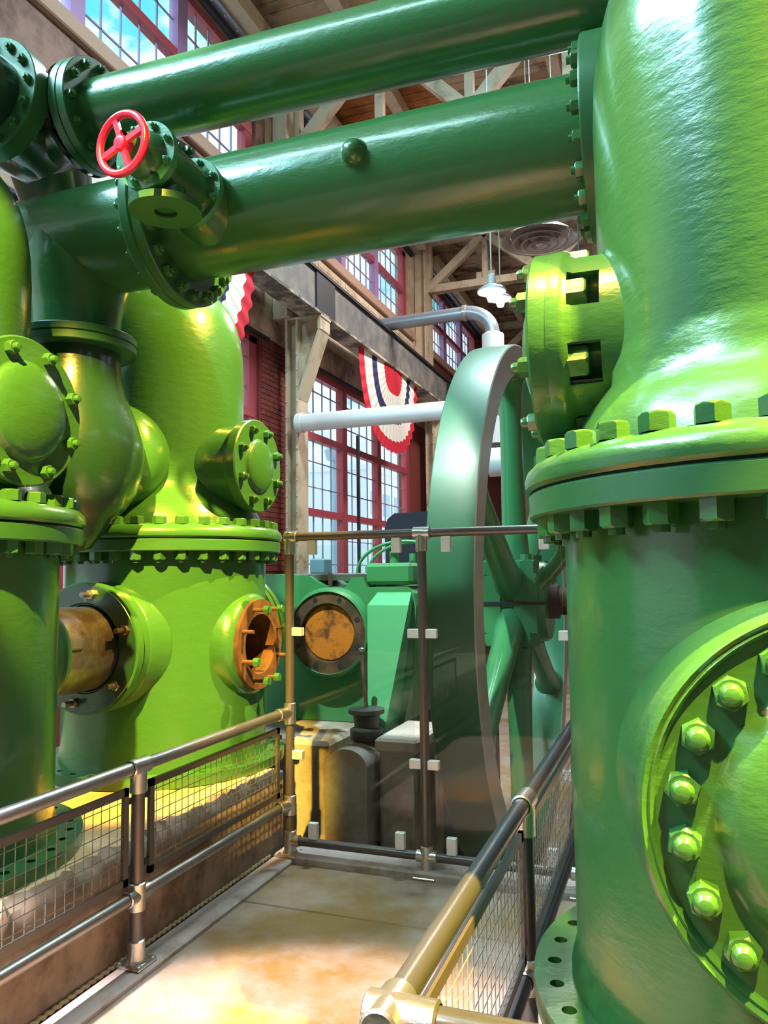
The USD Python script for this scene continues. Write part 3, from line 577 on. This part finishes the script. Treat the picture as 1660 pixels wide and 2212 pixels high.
# ------------------------------------------------------------------ railings and glass screen
def mesh_panel(t, p0, p1, z0, z1, cell=0.05):
    """framed wire panel between two points of the rail line (x fixed)"""
    x = p0[0]; ya, yb = p0[1], p1[1]; w = 0.032
    fr = [bx(x - 0.008, x + 0.008, ya, ya + w, z0, z1), bx(x - 0.008, x + 0.008, yb - w, yb, z0, z1), bx(x - 0.008, x + 0.008, ya, yb, z0, z0 + w), bx(x - 0.008, x + 0.008, ya, yb, z1 - w, z1)]
    f = t.part('panel_frame', fr, 'rail_grey', smooth=False)
    wires = [tube((x - 0.0018, y, z0 + 0.01), (x - 0.0018, y, z1 - 0.01), 0.0019, 6, False) for y in np.arange(ya + w + cell / 2, yb - w, cell)]
    wires += [tube((x + 0.0018, ya + 0.01, z), (x + 0.0018, yb - 0.01, z), 0.0019, 6, False) for z in np.arange(z0 + w + cell / 2, z1 - w, cell)]
    t.part('wire_mesh', wires, 'mesh_wire', kind='stuff', under=f)
    t.part('panel_bracket', [bx(x - 0.006, x + 0.006, a, b, z - 0.012, z + 0.012) for (a, b) in ((ya - 0.03, ya), (yb, yb + 0.03)) for z in (z0 + 0.06, z1 - 0.06)], 'steel_black', smooth=False)
def sleeve(p0, p1, r): 
    p0, p1 = np.array(p0, float), np.array(p1, float); L = np.linalg.norm(p1 - p0)
    return lathe([(r - 0.006, 0), (r, 0.004), (r, L - 0.004), (r - 0.006, L)], 24, p0, p1 - p0)
def base_plate(t, x, y, z=0.028, rp=0.029):
    t.part('base_flange', [bx(x - 0.065, x + 0.065, y - 0.065, y + 0.065, z, z + 0.014, 0.004), lathe([(rp + 0.022, 0.012), (rp + 0.010, 0.03), (rp + 0.008, 0.10), (rp + 0.001, 0.104)], 28, (x, y, z))] +
           [hexprism(0.01, 0.008, (x + a * 0.048, y + b * 0.048, z + 0.014), (0, 0, 1)) for a in (-1, 1) for b in (-1, 1)], 'fitting')
def side_rail(name, label, metal, x, posts, y_far, y_near, ztop, zlow, panels, zb=0.028, full=True):
    t = Thing(name, label, 'railing', (x, (y_far + y_near) / 2, 0)); r = 0.029
    t.part('top_rail', tube((x, y_near, ztop), (x, y_far, ztop), r, 28), metal)
    t.part('lower_rail', tube((x, y_near, zlow), (x, y_far, zlow), r * 0.9, 28), metal)
    for yp in posts:
        t.part('post', tube((x, yp, zb), (x, yp, ztop), r, 28), 'rail_grey' if metal == 'galvanised' else metal)
        t.part('tee_fitting', [sleeve((x, yp - 0.06, ztop), (x, yp + 0.06, ztop), r + 0.009), sleeve((x, yp, ztop - 0.115), (x, yp, ztop), r + 0.008)], 'fitting')
        t.part('cross_fitting', [sleeve((x, yp, zlow - 0.065), (x, yp, zlow + 0.055), r + 0.009), sleeve((x, yp - 0.07, zlow), (x, yp + 0.07, zlow), r + 0.006)], 'fitting')
        base_plate(t, x, yp, zb)
    for a, b in panels: mesh_panel(t, (x, a), (x, b), zlow + 0.065, ztop - 0.075)
    return t
lr = side_rail('guard_rail', 'galvanised guard rail with wire mesh panels along the left plinth', 'galvanised', -2.25, [1.50, 2.91], 4.27, 0.2, 0.868, 0.318, [(0.3, 1.43), (1.57, 2.84), (2.985, 4.22)])
rr_ = side_rail('guard_rail', 'backlit-toned guard rail with wire mesh before the huge right vessel, ending in a corner elbow', 'rail_backlit', -0.515, [1.39, 2.78], 4.27, 1.39, 0.90, 0.325, [(1.46, 2.71), (2.85, 4.2)], zb=0.0)
rr_.part('cross_rail', [tube((-0.515, 1.39, 0.90), (2.2, 1.39, 0.90), 0.029, 24), tube((-0.515, 1.39, 0.325), (2.2, 1.39, 0.325), 0.026, 24)], 'rail_backlit')
rr_.part('corner_fitting', [sleeve((-0.56, 1.39, 0.90), (-0.42, 1.39, 0.90), 0.038)], 'fitting')

def screen():
    yf = 4.31; t = Thing('glass_screen', 'tall clear glass safety screen in a tube frame at the end of the walkway', 'glass screen', (-1.36, yf, 0)); r = 0.027
    PX = [-2.22, -1.36, -0.50]; zt, zl = 1.943, 0.112
    for i, x in enumerate(PX):
        t.part('post', tube((x, yf, 0.045), (x, yf, zt), r, 28), 'rail_grey')
        t.part('tee_fitting', [sleeve((x - (0.05 if i else 0.03), yf, zt), (x + 0.055, yf, zt), r + 0.009), sleeve((x, yf, zt - 0.11), (x, yf, zt + (0.03 if not i else 0)), r + 0.007)], 'fitting')
        t.part('cross_fitting', [sleeve((x, yf, zl - 0.05), (x, yf, zl + 0.06), r + 0.009), sleeve((x - 0.06 * (i > 0), yf, zl), (x + 0.065, yf, zl), r + 0.007)], 'fitting')
        base_plate(t, x, yf, 0.0 if i else 0.028, r)
    for a, b in (((-2.22, yf, 0.80), (-2.22, yf, 0.93)), ((-2.25, yf - 0.10, 0.868), (-2.225, yf, 0.868)), ((-2.22, yf, 0.26), (-2.22, yf, 0.38)), ((-2.25, yf - 0.09, 0.318), (-2.225, yf, 0.318))): t.part('rail_joint', sleeve(a, b, r + 0.010), 'fitting')
    for z in (zt, zl):
        for a, b in ((PX[0], PX[1]), (PX[1], PX[2])): t.part('rail', tube((a, yf, z), (b, yf, z), r * 0.95, 28), 'rail_grey')
    G = [(-2.155, -1.425), (-1.30, -0.56)]; z0, z1 = 0.17, 1.885
    for (a, b) in G:
        gp = t.part('glass_panel', bx(a, b, yf - 0.005, yf + 0.005, z0, z1), 'screen_glass', smooth=False)
        cl = []
        for xq in (a + 0.09, b - 0.09):
            cl += [(xq - 0.028, xq + 0.028, z1 - 0.055, z1 + 0.035), (xq - 0.028, xq + 0.028, z0 - 0.035, z0 + 0.06)]
        for zq in (0.62, 1.36):
            cl += [(a - 0.045, a + 0.025, zq - 0.026, zq + 0.026), (b - 0.025, b + 0.045, zq - 0.026, zq + 0.026)]
        for (xa, xb, za, zb_) in cl: t.part('clip', bx(xa, xb, yf - 0.018, yf + 0.018, za, zb_, 0.003), 'clip', label='small pale metal clip', smooth=False)
screen()

# ------------------------------------------------------------------ flywheel beyond the glass
def flywheel():
    yc, zc, R, xf = 7.2, 1.44, 2.33, -1.185; xb = xf - 0.34
    t = Thing('flywheel', 'huge green spoked flywheel with a bare pale rim edge behind the glass screen', 'flywheel', (xf, yc, zc)); o = (xf, yc, zc); ax = (1.0, 0, 0)
    t.part('rim', lathe([(R - 0.25, -0.34), (R - 0.012, -0.34), (R, -0.33), (R + 0.012, -0.17), (R, -0.008)], 160, o, ax), 'wheel_green', smooth=30)
    t.part('rim_edge', lathe([(R, -0.008), (R - 0.010, 0.0), (R - 0.25, 0.0), (R - 0.255, -0.01)], 160, o, ax), 'wheel_edge', smooth=30, label='bare pale rim edge')
    t.part('rim_inner', lathe([(R - 0.255, -0.01), (R - 0.27, -0.17), (R - 0.25, -0.34)], 160, o, ax), 'green_engine', smooth=30)
    for k in range(6):
        a = k * PI / 3 + 0.03; d = np.array((0, -math.sin(a), math.cos(a))); c = np.array((xf - 0.17, yc, zc))
        pts = [c + d * s for s in (0.28, 0.42, 0.7, 1.3, 1.7, 1.93, 2.02, 2.08)]
        t.part('spoke', sweep(pts, [0.20, 0.135, 0.115, 0.105, 0.105, 0.115, 0.135, 0.16], 24), 'green_engine', smooth=60)
    t.part('hub', lathe([(0, -0.48), (0.34, -0.48), (0.36, -0.44), (0.38, -0.3), (0.38, -0.04), (0.36, 0.10), (0.34, 0.14), (0, 0.14)], 48, o, ax), 'green_engine')
    t.part('hub_split', bx(xf - 0.5, xf + 0.148, yc - 0.415, yc + 0.415, zc - 0.012, zc + 0.012), 'steel_black', smooth=False)
    for sy in (-1, 1):
        for xx in (-0.02, -0.34):
            p = np.array((xf + xx, yc + sy * 0.30, zc))
            t.part('hub_lug', hull([p + np.array((a, b, c)) for a in (-0.10, 0.10) for b in (-0.10, 0.10) for c in (-0.26, 0.26)]), 'green_engine')
            t.part('hub_bolt', [hexprism(0.115, 0.13, p + np.array((0, 0, 0.25)), (0, 0, 1), 0.2), hexprism(0.115, 0.13, p - np.array((0, 0, 0.25)), (0, 0, -1), 0.2), tube(p + np.array((0, 0, -0.4)), p + np.array((0, 0, 0.43)), 0.05, 12)], 'green_engine', smooth=25)
    t.part('shaft_collar', lathe([(0.15, 0.12), (0.155, 0.13), (0.155, 0.22), (0.12, 0.23), (0.12, 0.30), (0.105, 0.31)], 40, o, ax), 'rust')
    t.part('shaft', tube((xf - 0.65, yc, zc), (xf + 1.6, yc, zc), 0.10, 40), 'copper', label='copper-coloured shaft')
flywheel()
bp = Thing('bearing_pedestal', 'pale green cast bearing pedestal beyond the flywheel spokes', 'bearing pedestal', (-0.45, 7.4, PIT))
bp.part('frame', hull([(x, y, z) for (z, w) in ((PIT, 0.62), (0.2, 0.42), (1.25, 0.22)) for x in (-0.5 - w, -0.5 + w) for y in (7.9, 8.6)]), 'green_engine')
bp.part('bearing_cap', lathe([(0, -0.3), (0.24, -0.3), (0.26, -0.26), (0.26, 0.26), (0.24, 0.3), (0, 0.3)], 40, (-0.45, 7.7, 1.44), XA), 'green_engine')
pp = Thing('lime_pipe_fitting', 'small green pipe bend left of the huge right vessel, just under its flange bolts', 'pipe fitting', (-0.8, 6.0, 1.8))
pp.part('bend', sweep([(-0.955, 6.0, 1.60), (-0.90, 6.0, 1.665), (-0.83, 6.0, 1.74), (-0.765, 6.0, 1.83), (-0.735, 6.0, 1.94), (-0.73, 6.0, 2.3)], 0.062, 24), 'green_paint', smooth=60)
pp.part('union', [tube((-0.90, 6.0, 1.665), (-0.865, 6.0, 1.70), 0.08, 24)], 'green_paint')

# ------------------------------------------------------------------ engine behind the glass, left half
def engine():
    t = Thing('steam_engine', 'green engine frame with a round rusty end plate seen through the left glass panel', 'engine', (-2.5, 6.4, 0.3))
    prof = Polygon([(-3.6, 0.505), (-2.05, 0.505), (-1.96, 0.9), (-1.93, 1.45), (-1.95, 1.55), (-2.02, 1.605), (-2.6, 1.60), (-2.75, 1.62), (-2.88, 1.70), (-3.2, 1.72), (-3.6, 1.72)]).buffer(-0.03).buffer(0.03)
    t.part('frame', prism(prof, 5.95, 7.4), 'green_engine', smooth=40)
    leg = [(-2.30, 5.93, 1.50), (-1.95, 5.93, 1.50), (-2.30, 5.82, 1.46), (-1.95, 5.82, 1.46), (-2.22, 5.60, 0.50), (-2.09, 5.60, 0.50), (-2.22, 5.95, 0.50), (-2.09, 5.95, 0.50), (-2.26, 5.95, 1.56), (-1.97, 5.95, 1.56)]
    t.part('leg', hull(leg), 'green_lit', label='tapered cast leg with its lit look put into the green')  # paler green paints in the light on this leg
    c = (-2.65, 5.95, 1.236)
    t.part('cylinder_end', lathe([(0.37, 0.0), (0.37, 0.10), (0.355, 0.14), (0.335, 0.15), (0.33, 0.13)], 72, c, YN), 'green_engine')
    t.part('end_plate', lathe([(0.335, 0.135), (0.24, 0.138), (0.235, 0.10), (0, 0.10)], 72, c, YN), 'rust_brown', label='dark rusty end plate')
    t.part('end_disc', lathe([(0.225, 0.10), (0.22, 0.106), (0, 0.108)], 56, c, YN), 'rust_orange', label='bright orange rusted disc')
    for p in ringpoints(c, YN, 0.285, 8, PI / 8): t.part('bolt_hole', lathe([(0.022, 0.139), (0.018, 0.1395), (0, 0.1395)], 14, p, YN), 'steel_black')
    t.part('oil_pipe', tube((-2.66, 5.9, 1.56), (-2.66, 5.9, 1.72), 0.018, 10), 'rust')
    t.part('crosshead_guide', bx(-3.0, -2.38, 6.0, 6.4, 1.66, 1.72, 0.01), 'bare_steel')
    t.part('guide_rail', bx(-3.1, -2.3, 6.5, 6.9, 1.60, 1.66, 0.01), 'black_iron')
    t.part('bearing_cap', bx(-2.40, -1.98, 6.0, 6.5, 1.62, 1.80, 0.03), 'green_engine')
    t.part('lug', hull([(-2.56, 5.97, 1.60), (-2.36, 5.97, 1.60), (-2.50, 5.97, 1.68), (-2.40, 5.97, 1.69), (-2.56, 6.2, 1.60), (-2.36, 6.2, 1.60), (-2.50, 6.2, 1.68), (-2.40, 6.2, 1.69)]), 'green_engine')
    a = np.linspace(0, PI, 24)
    for yy in (6.1, 6.35): t.part('guard_hoop', sweep([(-2.08 + 0.42 * math.cos(q), yy, 1.72 + 0.26 * math.sin(q)) for q in a], 0.014, 8), 'green_engine')
    t.part('oil_cup', [tube((-2.2, 6.2, 1.80), (-2.2, 6.2, 1.90), 0.04, 16), tube((-2.05, 6.25, 1.80), (-2.05, 6.25, 1.88), 0.03, 16)], 'green_engine')
engine()
dv = Thing('drain_valve', 'small black drain valve with an upright rusty rod in front of the engine', 'valve', (-2.17, 5.45, 0.52))
dv.part('body', lathe([(0.12, 0.49), (0.125, 0.51), (0.125, 0.56), (0.09, 0.58), (0.10, 0.66), (0.135, 0.68), (0.135, 0.71), (0.05, 0.72), (0, 0.72)], 28, (-2.17, 5.45, 0)), 'black_iron')
dv.part('rod', sweep([(-2.17, 5.45, 0.71), (-2.19, 5.45, 0.95), (-2.205, 5.45, 1.14)], 0.014, 10), 'rust')
dv.part('knob', lathe([(0.0, 1.12), (0.024, 1.13), (0.024, 1.15), (0, 1.165)], 14, (-2.205, 5.45, 0)), 'bare_steel')
def concrete_block(label, x0, x1, y0, y1, z1, kind='flat'):
    t = Thing('engine_pedestal', label, 'pedestal', ((x0 + x1) / 2, (y0 + y1) / 2, PIT))
    if kind == 'arch':
        w = (x1 - x0) / 2; cx = (x0 + x1) / 2
        pol = Polygon([(x0, PIT), (x1, PIT)] + [(cx + w * math.cos(a), z1 - w * 0.8 + w * 0.8 * math.sin(a)) for a in np.linspace(0, PI, 20)])
        t.part('block', prism(pol, y0, y1), 'pedestal_concrete', smooth=40)
    else: t.part('block', bx(x0, x1, y0, y1, PIT, z1, 0.03), 'pedestal_concrete')
    if kind == 'cap': t.part('cap', bx(x0 - 0.02, x1 + 0.02, y0 - 0.03, y1, z1 - 0.09, z1 + 0.01, 0.02), 'kerb_white')
concrete_block('square concrete engine pedestal nearest the left glass post', -3.6, -2.37, 5.2, 7.4, 0.50)
concrete_block('round-topped concrete engine pedestal under the drain valve', -2.36, -2.04, 5.12, 5.9, 0.48, 'arch')
concrete_block('pale concrete engine pedestal with a ledge, next to the middle glass post', -2.0, -1.72, 5.24, 5.93, 0.54, 'cap')
bm = Thing('covered_motor', 'black tarpaulin-covered motor beyond the glass top rail', 'motor', (-2.9, 9.4, PIT))
ys_ = [(-3.28, 2.0), (-3.30, 2.25), (-3.26, 2.38), (-3.18, 2.44), (-2.3, 2.46), (-2.1, 2.40), (-2.05, 2.2), (-2.05, 2.0)]
bm.part('cover', prism(Polygon(ys_ + [(-2.05, 1.5), (-3.28, 1.5)]).buffer(0.02), 9.0, 10.0), 'black_cover', smooth=50)
bm.part('frame', bx(-3.2, -2.2, 9.1, 9.9, PIT, 1.52), 'black_iron')

# ------------------------------------------------------------------ services overhead
wp = Thing('white_pipe', 'long white insulated pipe crossing in front of the lower window', 'pipe', (-4, 13.0, 4.56))
wp.part('pipe', tube((-6.475, 12.9, 4.56), (1.5, 12.9, 4.56), 0.165, 40), 'duct_white')
wp.part('end_collar', lathe([(0.17, 0), (0.185, 0.01), (0.185, 0.12), (0.17, 0.13)], 32, (-6.475, 12.9, 4.56), XA), 'duct_white')
wp2 = Thing('white_pipe', 'shorter white insulated pipe seen between the flywheel rim and its upright spoke', 'pipe', (-1, 10.5, 3.3))
wp2.part('pipe', tube((-2.3, 10.5, 3.24), (1.5, 10.5, 3.24), 0.20, 40), 'duct_white')
wp2.part('hanger', [tube((x, 10.5, 3.4), (x, 10.5, 10.3), 0.012, 8) for x in (-1.0, 1.2)], 'steel_black')
gd = Thing('grey_duct', 'grey metal duct with an elbow dropping into a white sleeve above the flywheel', 'duct', (-5, 17, 7.68))
gd.part('run', tube((-6.97, 17, 7.66), (-4.25, 17, 7.70), 0.155, 40), 'duct_grey')
gd.part('joint', lathe([(0.16, 0), (0.185, 0.01), (0.185, 0.09), (0.16, 0.1)], 40, (-4.27, 17, 7.70), XA), 'diffuser_metal')
gd.part('elbow', sweep([(-4.2 + 0.62 * math.sin(a), 17, 7.70 - 0.55 * (1 - math.cos(a))) for a in np.linspace(0, PI / 2, 14)], 0.158, 32), 'duct_grey', smooth=60)
gd.part('sleeve', lathe([(0.17, 7.16), (0.24, 7.12), (0.25, 7.08), (0.25, 4.6), (0.2, 4.6)][::-1], 40, (-3.58, 17, 0)), 'duct_white')
def pendant(loc, label):
    x, y, z = loc; t = Thing('pendant_lamp', label, 'pendant lamp', loc)
    t.part('shade', lathe([(0.235, z), (0.23, z + 0.03), (0.15, z + 0.09), (0.075, z + 0.13), (0.065, z + 0.28), (0.04, z + 0.30)], 40, (x, y, 0)), 'lamp_grey')
    t.part('shade_lining', lathe([(0.228, z + 0.002), (0.14, z + 0.075), (0.06, z + 0.11), (0, z + 0.115)], 32, (x, y, 0)), 'white_plain')
    t.part('bulb', lathe([(0, z - 0.17), (0.06, z - 0.15), (0.085, z - 0.08), (0.06, z + 0.0), (0.035, z + 0.06), (0, z + 0.09)], 24, (x, y, 0)), 'bulb')
    t.part('cord', tube((x, y, z + 0.29), (x, y, CEIL), 0.012, 8), 'lamp_grey')
pendant((-2.53, 12.0, 6.22), 'lit enamel pendant lamp hanging in front, left of the lime nozzle flange')
pendant((-3.03, 15.2, 7.25), 'lit pendant lamp farther back, below right of the first one')
df = Thing('ceiling_diffuser', 'round ringed metal ceiling diffuser under the roof deck', 'air diffuser', (-1.74, 12.0, 6.9)); zf = 6.90
for r0, r1, dz in ((0.60, 0.46, 0.05), (0.44, 0.32, 0.02), (0.30, 0.19, -0.01), (0.17, 0.08, -0.035)):
    df.part('ring', lathe([(r1, zf + dz + 0.11), (r0 - 0.03, zf + dz + 0.02), (r0, zf + dz), (r0 - 0.035, zf + dz + 0.002), (r1, zf + dz + 0.085)], 64, (-1.74, 12.0, 0)), 'diffuser_metal', smooth=40)
df.part('centre_cone', lathe([(0.07, zf - 0.02), (0.02, zf - 0.06), (0, zf - 0.06)], 24, (-1.74, 12.0, 0)), 'diffuser_metal')
df.part('hanger', [tube((-1.74 + 0.25 * math.cos(q), 12.0 + 0.25 * math.sin(q), zf + 0.12), (-1.74 + 0.25 * math.cos(q), 12.0 + 0.25 * math.sin(q), CEIL), 0.008, 6) for q in (0.3, 2.4, 4.5)], 'lamp_grey')
df.part('plate', lathe([(0.45, zf + 0.13), (0.30, zf + 0.20), (0, zf + 0.20)], 48, (-1.74, 12.0, 0)), 'diffuser_metal')

# bunting fans on the girder
def bunting(yc, label, R=2.12):
    t = Thing('bunting_fan', label, 'bunting', (-6.2, yc, 6.6))
    bands = [('red_border', 1.0, 0.83, 'cloth_red'), ('white_band', 0.83, 0.63, 'cloth_white'), ('navy_band', 0.63, 0.50, 'cloth_navy'), ('white_band', 0.50, 0.30, 'cloth_white'), ('red_centre', 0.30, 0.02, 'cloth_red')]
    na = 181
    def pt(a, s):
        sag = 0.10 * math.sin(a * 2) ** 2
        rr = R * s * (1 + 0.012 * math.cos(a * 44)) * (0.96 if s > .9 else 1)
        return (-6.0 + 0.012 * s * math.cos(a * 44) - 0.12 + 0.10 * (1 - s), yc - rr * math.cos(a), 6.58 - rr * math.sin(a) * 0.98 - sag * (0.5 + s * 0.5) + 0.035)
    for nm, s0, s1, mt in bands:
        v, f = [], []
        ss = np.linspace(s0, s1, 5)
        for a in np.linspace(0, PI, na):
            for s in ss: v.append(pt(a, s))
        for i in range(na - 1):
            for k in range(4):
                q = i * 5 + k; f += [(q, q + 1, q + 6), (q, q + 6, q + 5)]
        v = np.array(v); f = np.array(f); n = len(v)
        t.part(nm, trimesh.Trimesh(np.vstack([v, v + (0.008, 0, 0)]), np.vstack([f, f[:, ::-1] + n]), process=False), mt, smooth=60)
bunting(17.15, 'red white and navy pleated bunting fan hanging behind the white pipe')
bunting(8.6, 'red white and navy bunting fan half hidden behind the left dome and the lower pipe')

# ------------------------------------------------------------------ small things by the window and far ends
tb = Thing('display_table', 'white display table by the window behind the left glass post', 'table', (-4.6, 10.0, PIT))
tb.part('table_top', bx(-5.4, -3.9, 9.7, 10.4, 1.30, 1.34, 0.01), 'white_plain')
for (x, y) in ((-5.3, 9.8), (-4.0, 9.8), (-5.3, 10.3), (-4.0, 10.3)): tb.part('leg', bx(x - 0.03, x + 0.03, y - 0.03, y + 0.03, PIT, 1.30), 'white_plain')
cb = Thing('dotted_box', 'brown box with pale dots on the display table', 'box', (-4.45, 9.95, 1.34))
cb.part('box_body', bx(-4.65, -4.28, 9.8, 10.1, 1.34, 1.56, 0.01), 'brown_card')
for k in range(6): cb.part('dot', lathe([(0.03, 0), (0.0, 0.004)], 12, (-4.60 + 0.055 * k, 9.798, 1.40 + 0.1 * (k % 2)), YN), 'white_plain')
ob = Thing('orange_tub', 'orange tub with white lid on the display table', 'tub', (-4.85, 9.95, 1.34))
ob.part('tub', lathe([(0.0, 1.34), (0.09, 1.34), (0.11, 1.62), (0, 1.62)], 24, (-4.85, 9.95, 0)), 'orange_plastic')
ob.part('lid', lathe([(0.115, 1.61), (0.115, 1.65), (0, 1.66)], 24, (-4.85, 9.95, 0)), 'white_plain')
solo('junction_box', bx(-3.19, -3.03, 6.6, 6.76, 1.722, 1.86, 0.01), 'box_blue', 'blue-grey junction box on top of the green engine frame', 'box')
ip = Thing('info_panel', 'black information panel with a pale blue strip behind the flywheel spokes', 'sign', (-2.0, 10.5, 1.6))
ip.part('panel', bx(-2.5, -1.5, 10.5, 10.54, 1.25, 2.35, 0.005), 'panel_black')
ip.part('blue_strip', bx(-2.46, -1.54, 10.494, 10.502, 1.98, 2.10), 'panel_blue')
ip.part('post', [tube((-2.3, 10.56, PIT), (-2.3, 10.56, 1.3), 0.03, 12), tube((-1.7, 10.56, PIT), (-1.7, 10.56, 1.3), 0.03, 12)], 'steel_black')
txt = meshkit.text_mesh('-E-E-E-E', 0.07, 0.004, True); txt.apply_transform(np.array([[1, 0, 0, -2.42], [0, 0, -1, 10.494], [0, 1, 0, 2.005], [0, 0, 0, 1.0]]))
ip.part('strip_lettering', txt, 'panel_black')

# pipework rod against the window
solo('window_rod', [tube((-5.6, 13.75, PIT), (-5.6, 13.75, 4.4), 0.03, 10)], 'steel_black', 'thin dark upright rod in front of the lower window', 'pole')

# ------------------------------------------------------------------ outside the windows
solo('street', bx(-60, XW - 0.6, -10, 60, -2.2, -2.0), 'outside_ground', kind='structure')
def building(label, x0, x1, y0, y1, h, rows, cols):
    t = Thing('far_building', label, 'building', ((x0 + x1) / 2, (y0 + y1) / 2, -2.0))
    t.part('walls', bx(x0, x1, y0, y1, -2.0, h), 'outside_stone')
    for r in range(rows):
        for c in range(cols):
            z = -0.5 + r * (h + 0.5) / rows; y = y0 + 0.6 + c * (y1 - y0 - 1.2) / cols
            t.part('window', bx(x1 - 0.05, x1 + 0.04, y, y + (y1 - y0) / cols * 0.55, z, z + (h / rows) * 0.55), 'outside_glass')
    t.part('cornice', bx(x0 - 0.2, x1 + 0.3, y0 - 0.2, y1 + 0.2, h, h + 0.4), 'outside_stone')
building('pale office building outside the lower window, nearer one', -40, -30, 34, 52, 9.0, 4, 6)
building('pale low building outside the lower window, farther one', -30, -22, 56, 74, 10.0, 3, 6)
sl = Thing('street_lamp', 'pale street lamp standing outside the lower window', 'street lamp', (-16, 36, -2))
sl.part('pole', tube((-16, 36, -2), (-16, 36, 7.6), 0.14, 12), 'outside_glass')
sl.part('lamp_head', lathe([(0, 7.6), (0.35, 7.6), (0.5, 8.1), (0.2, 8.4), (0, 8.5)], 16, (-16, 36, 0)), 'outside_glass')
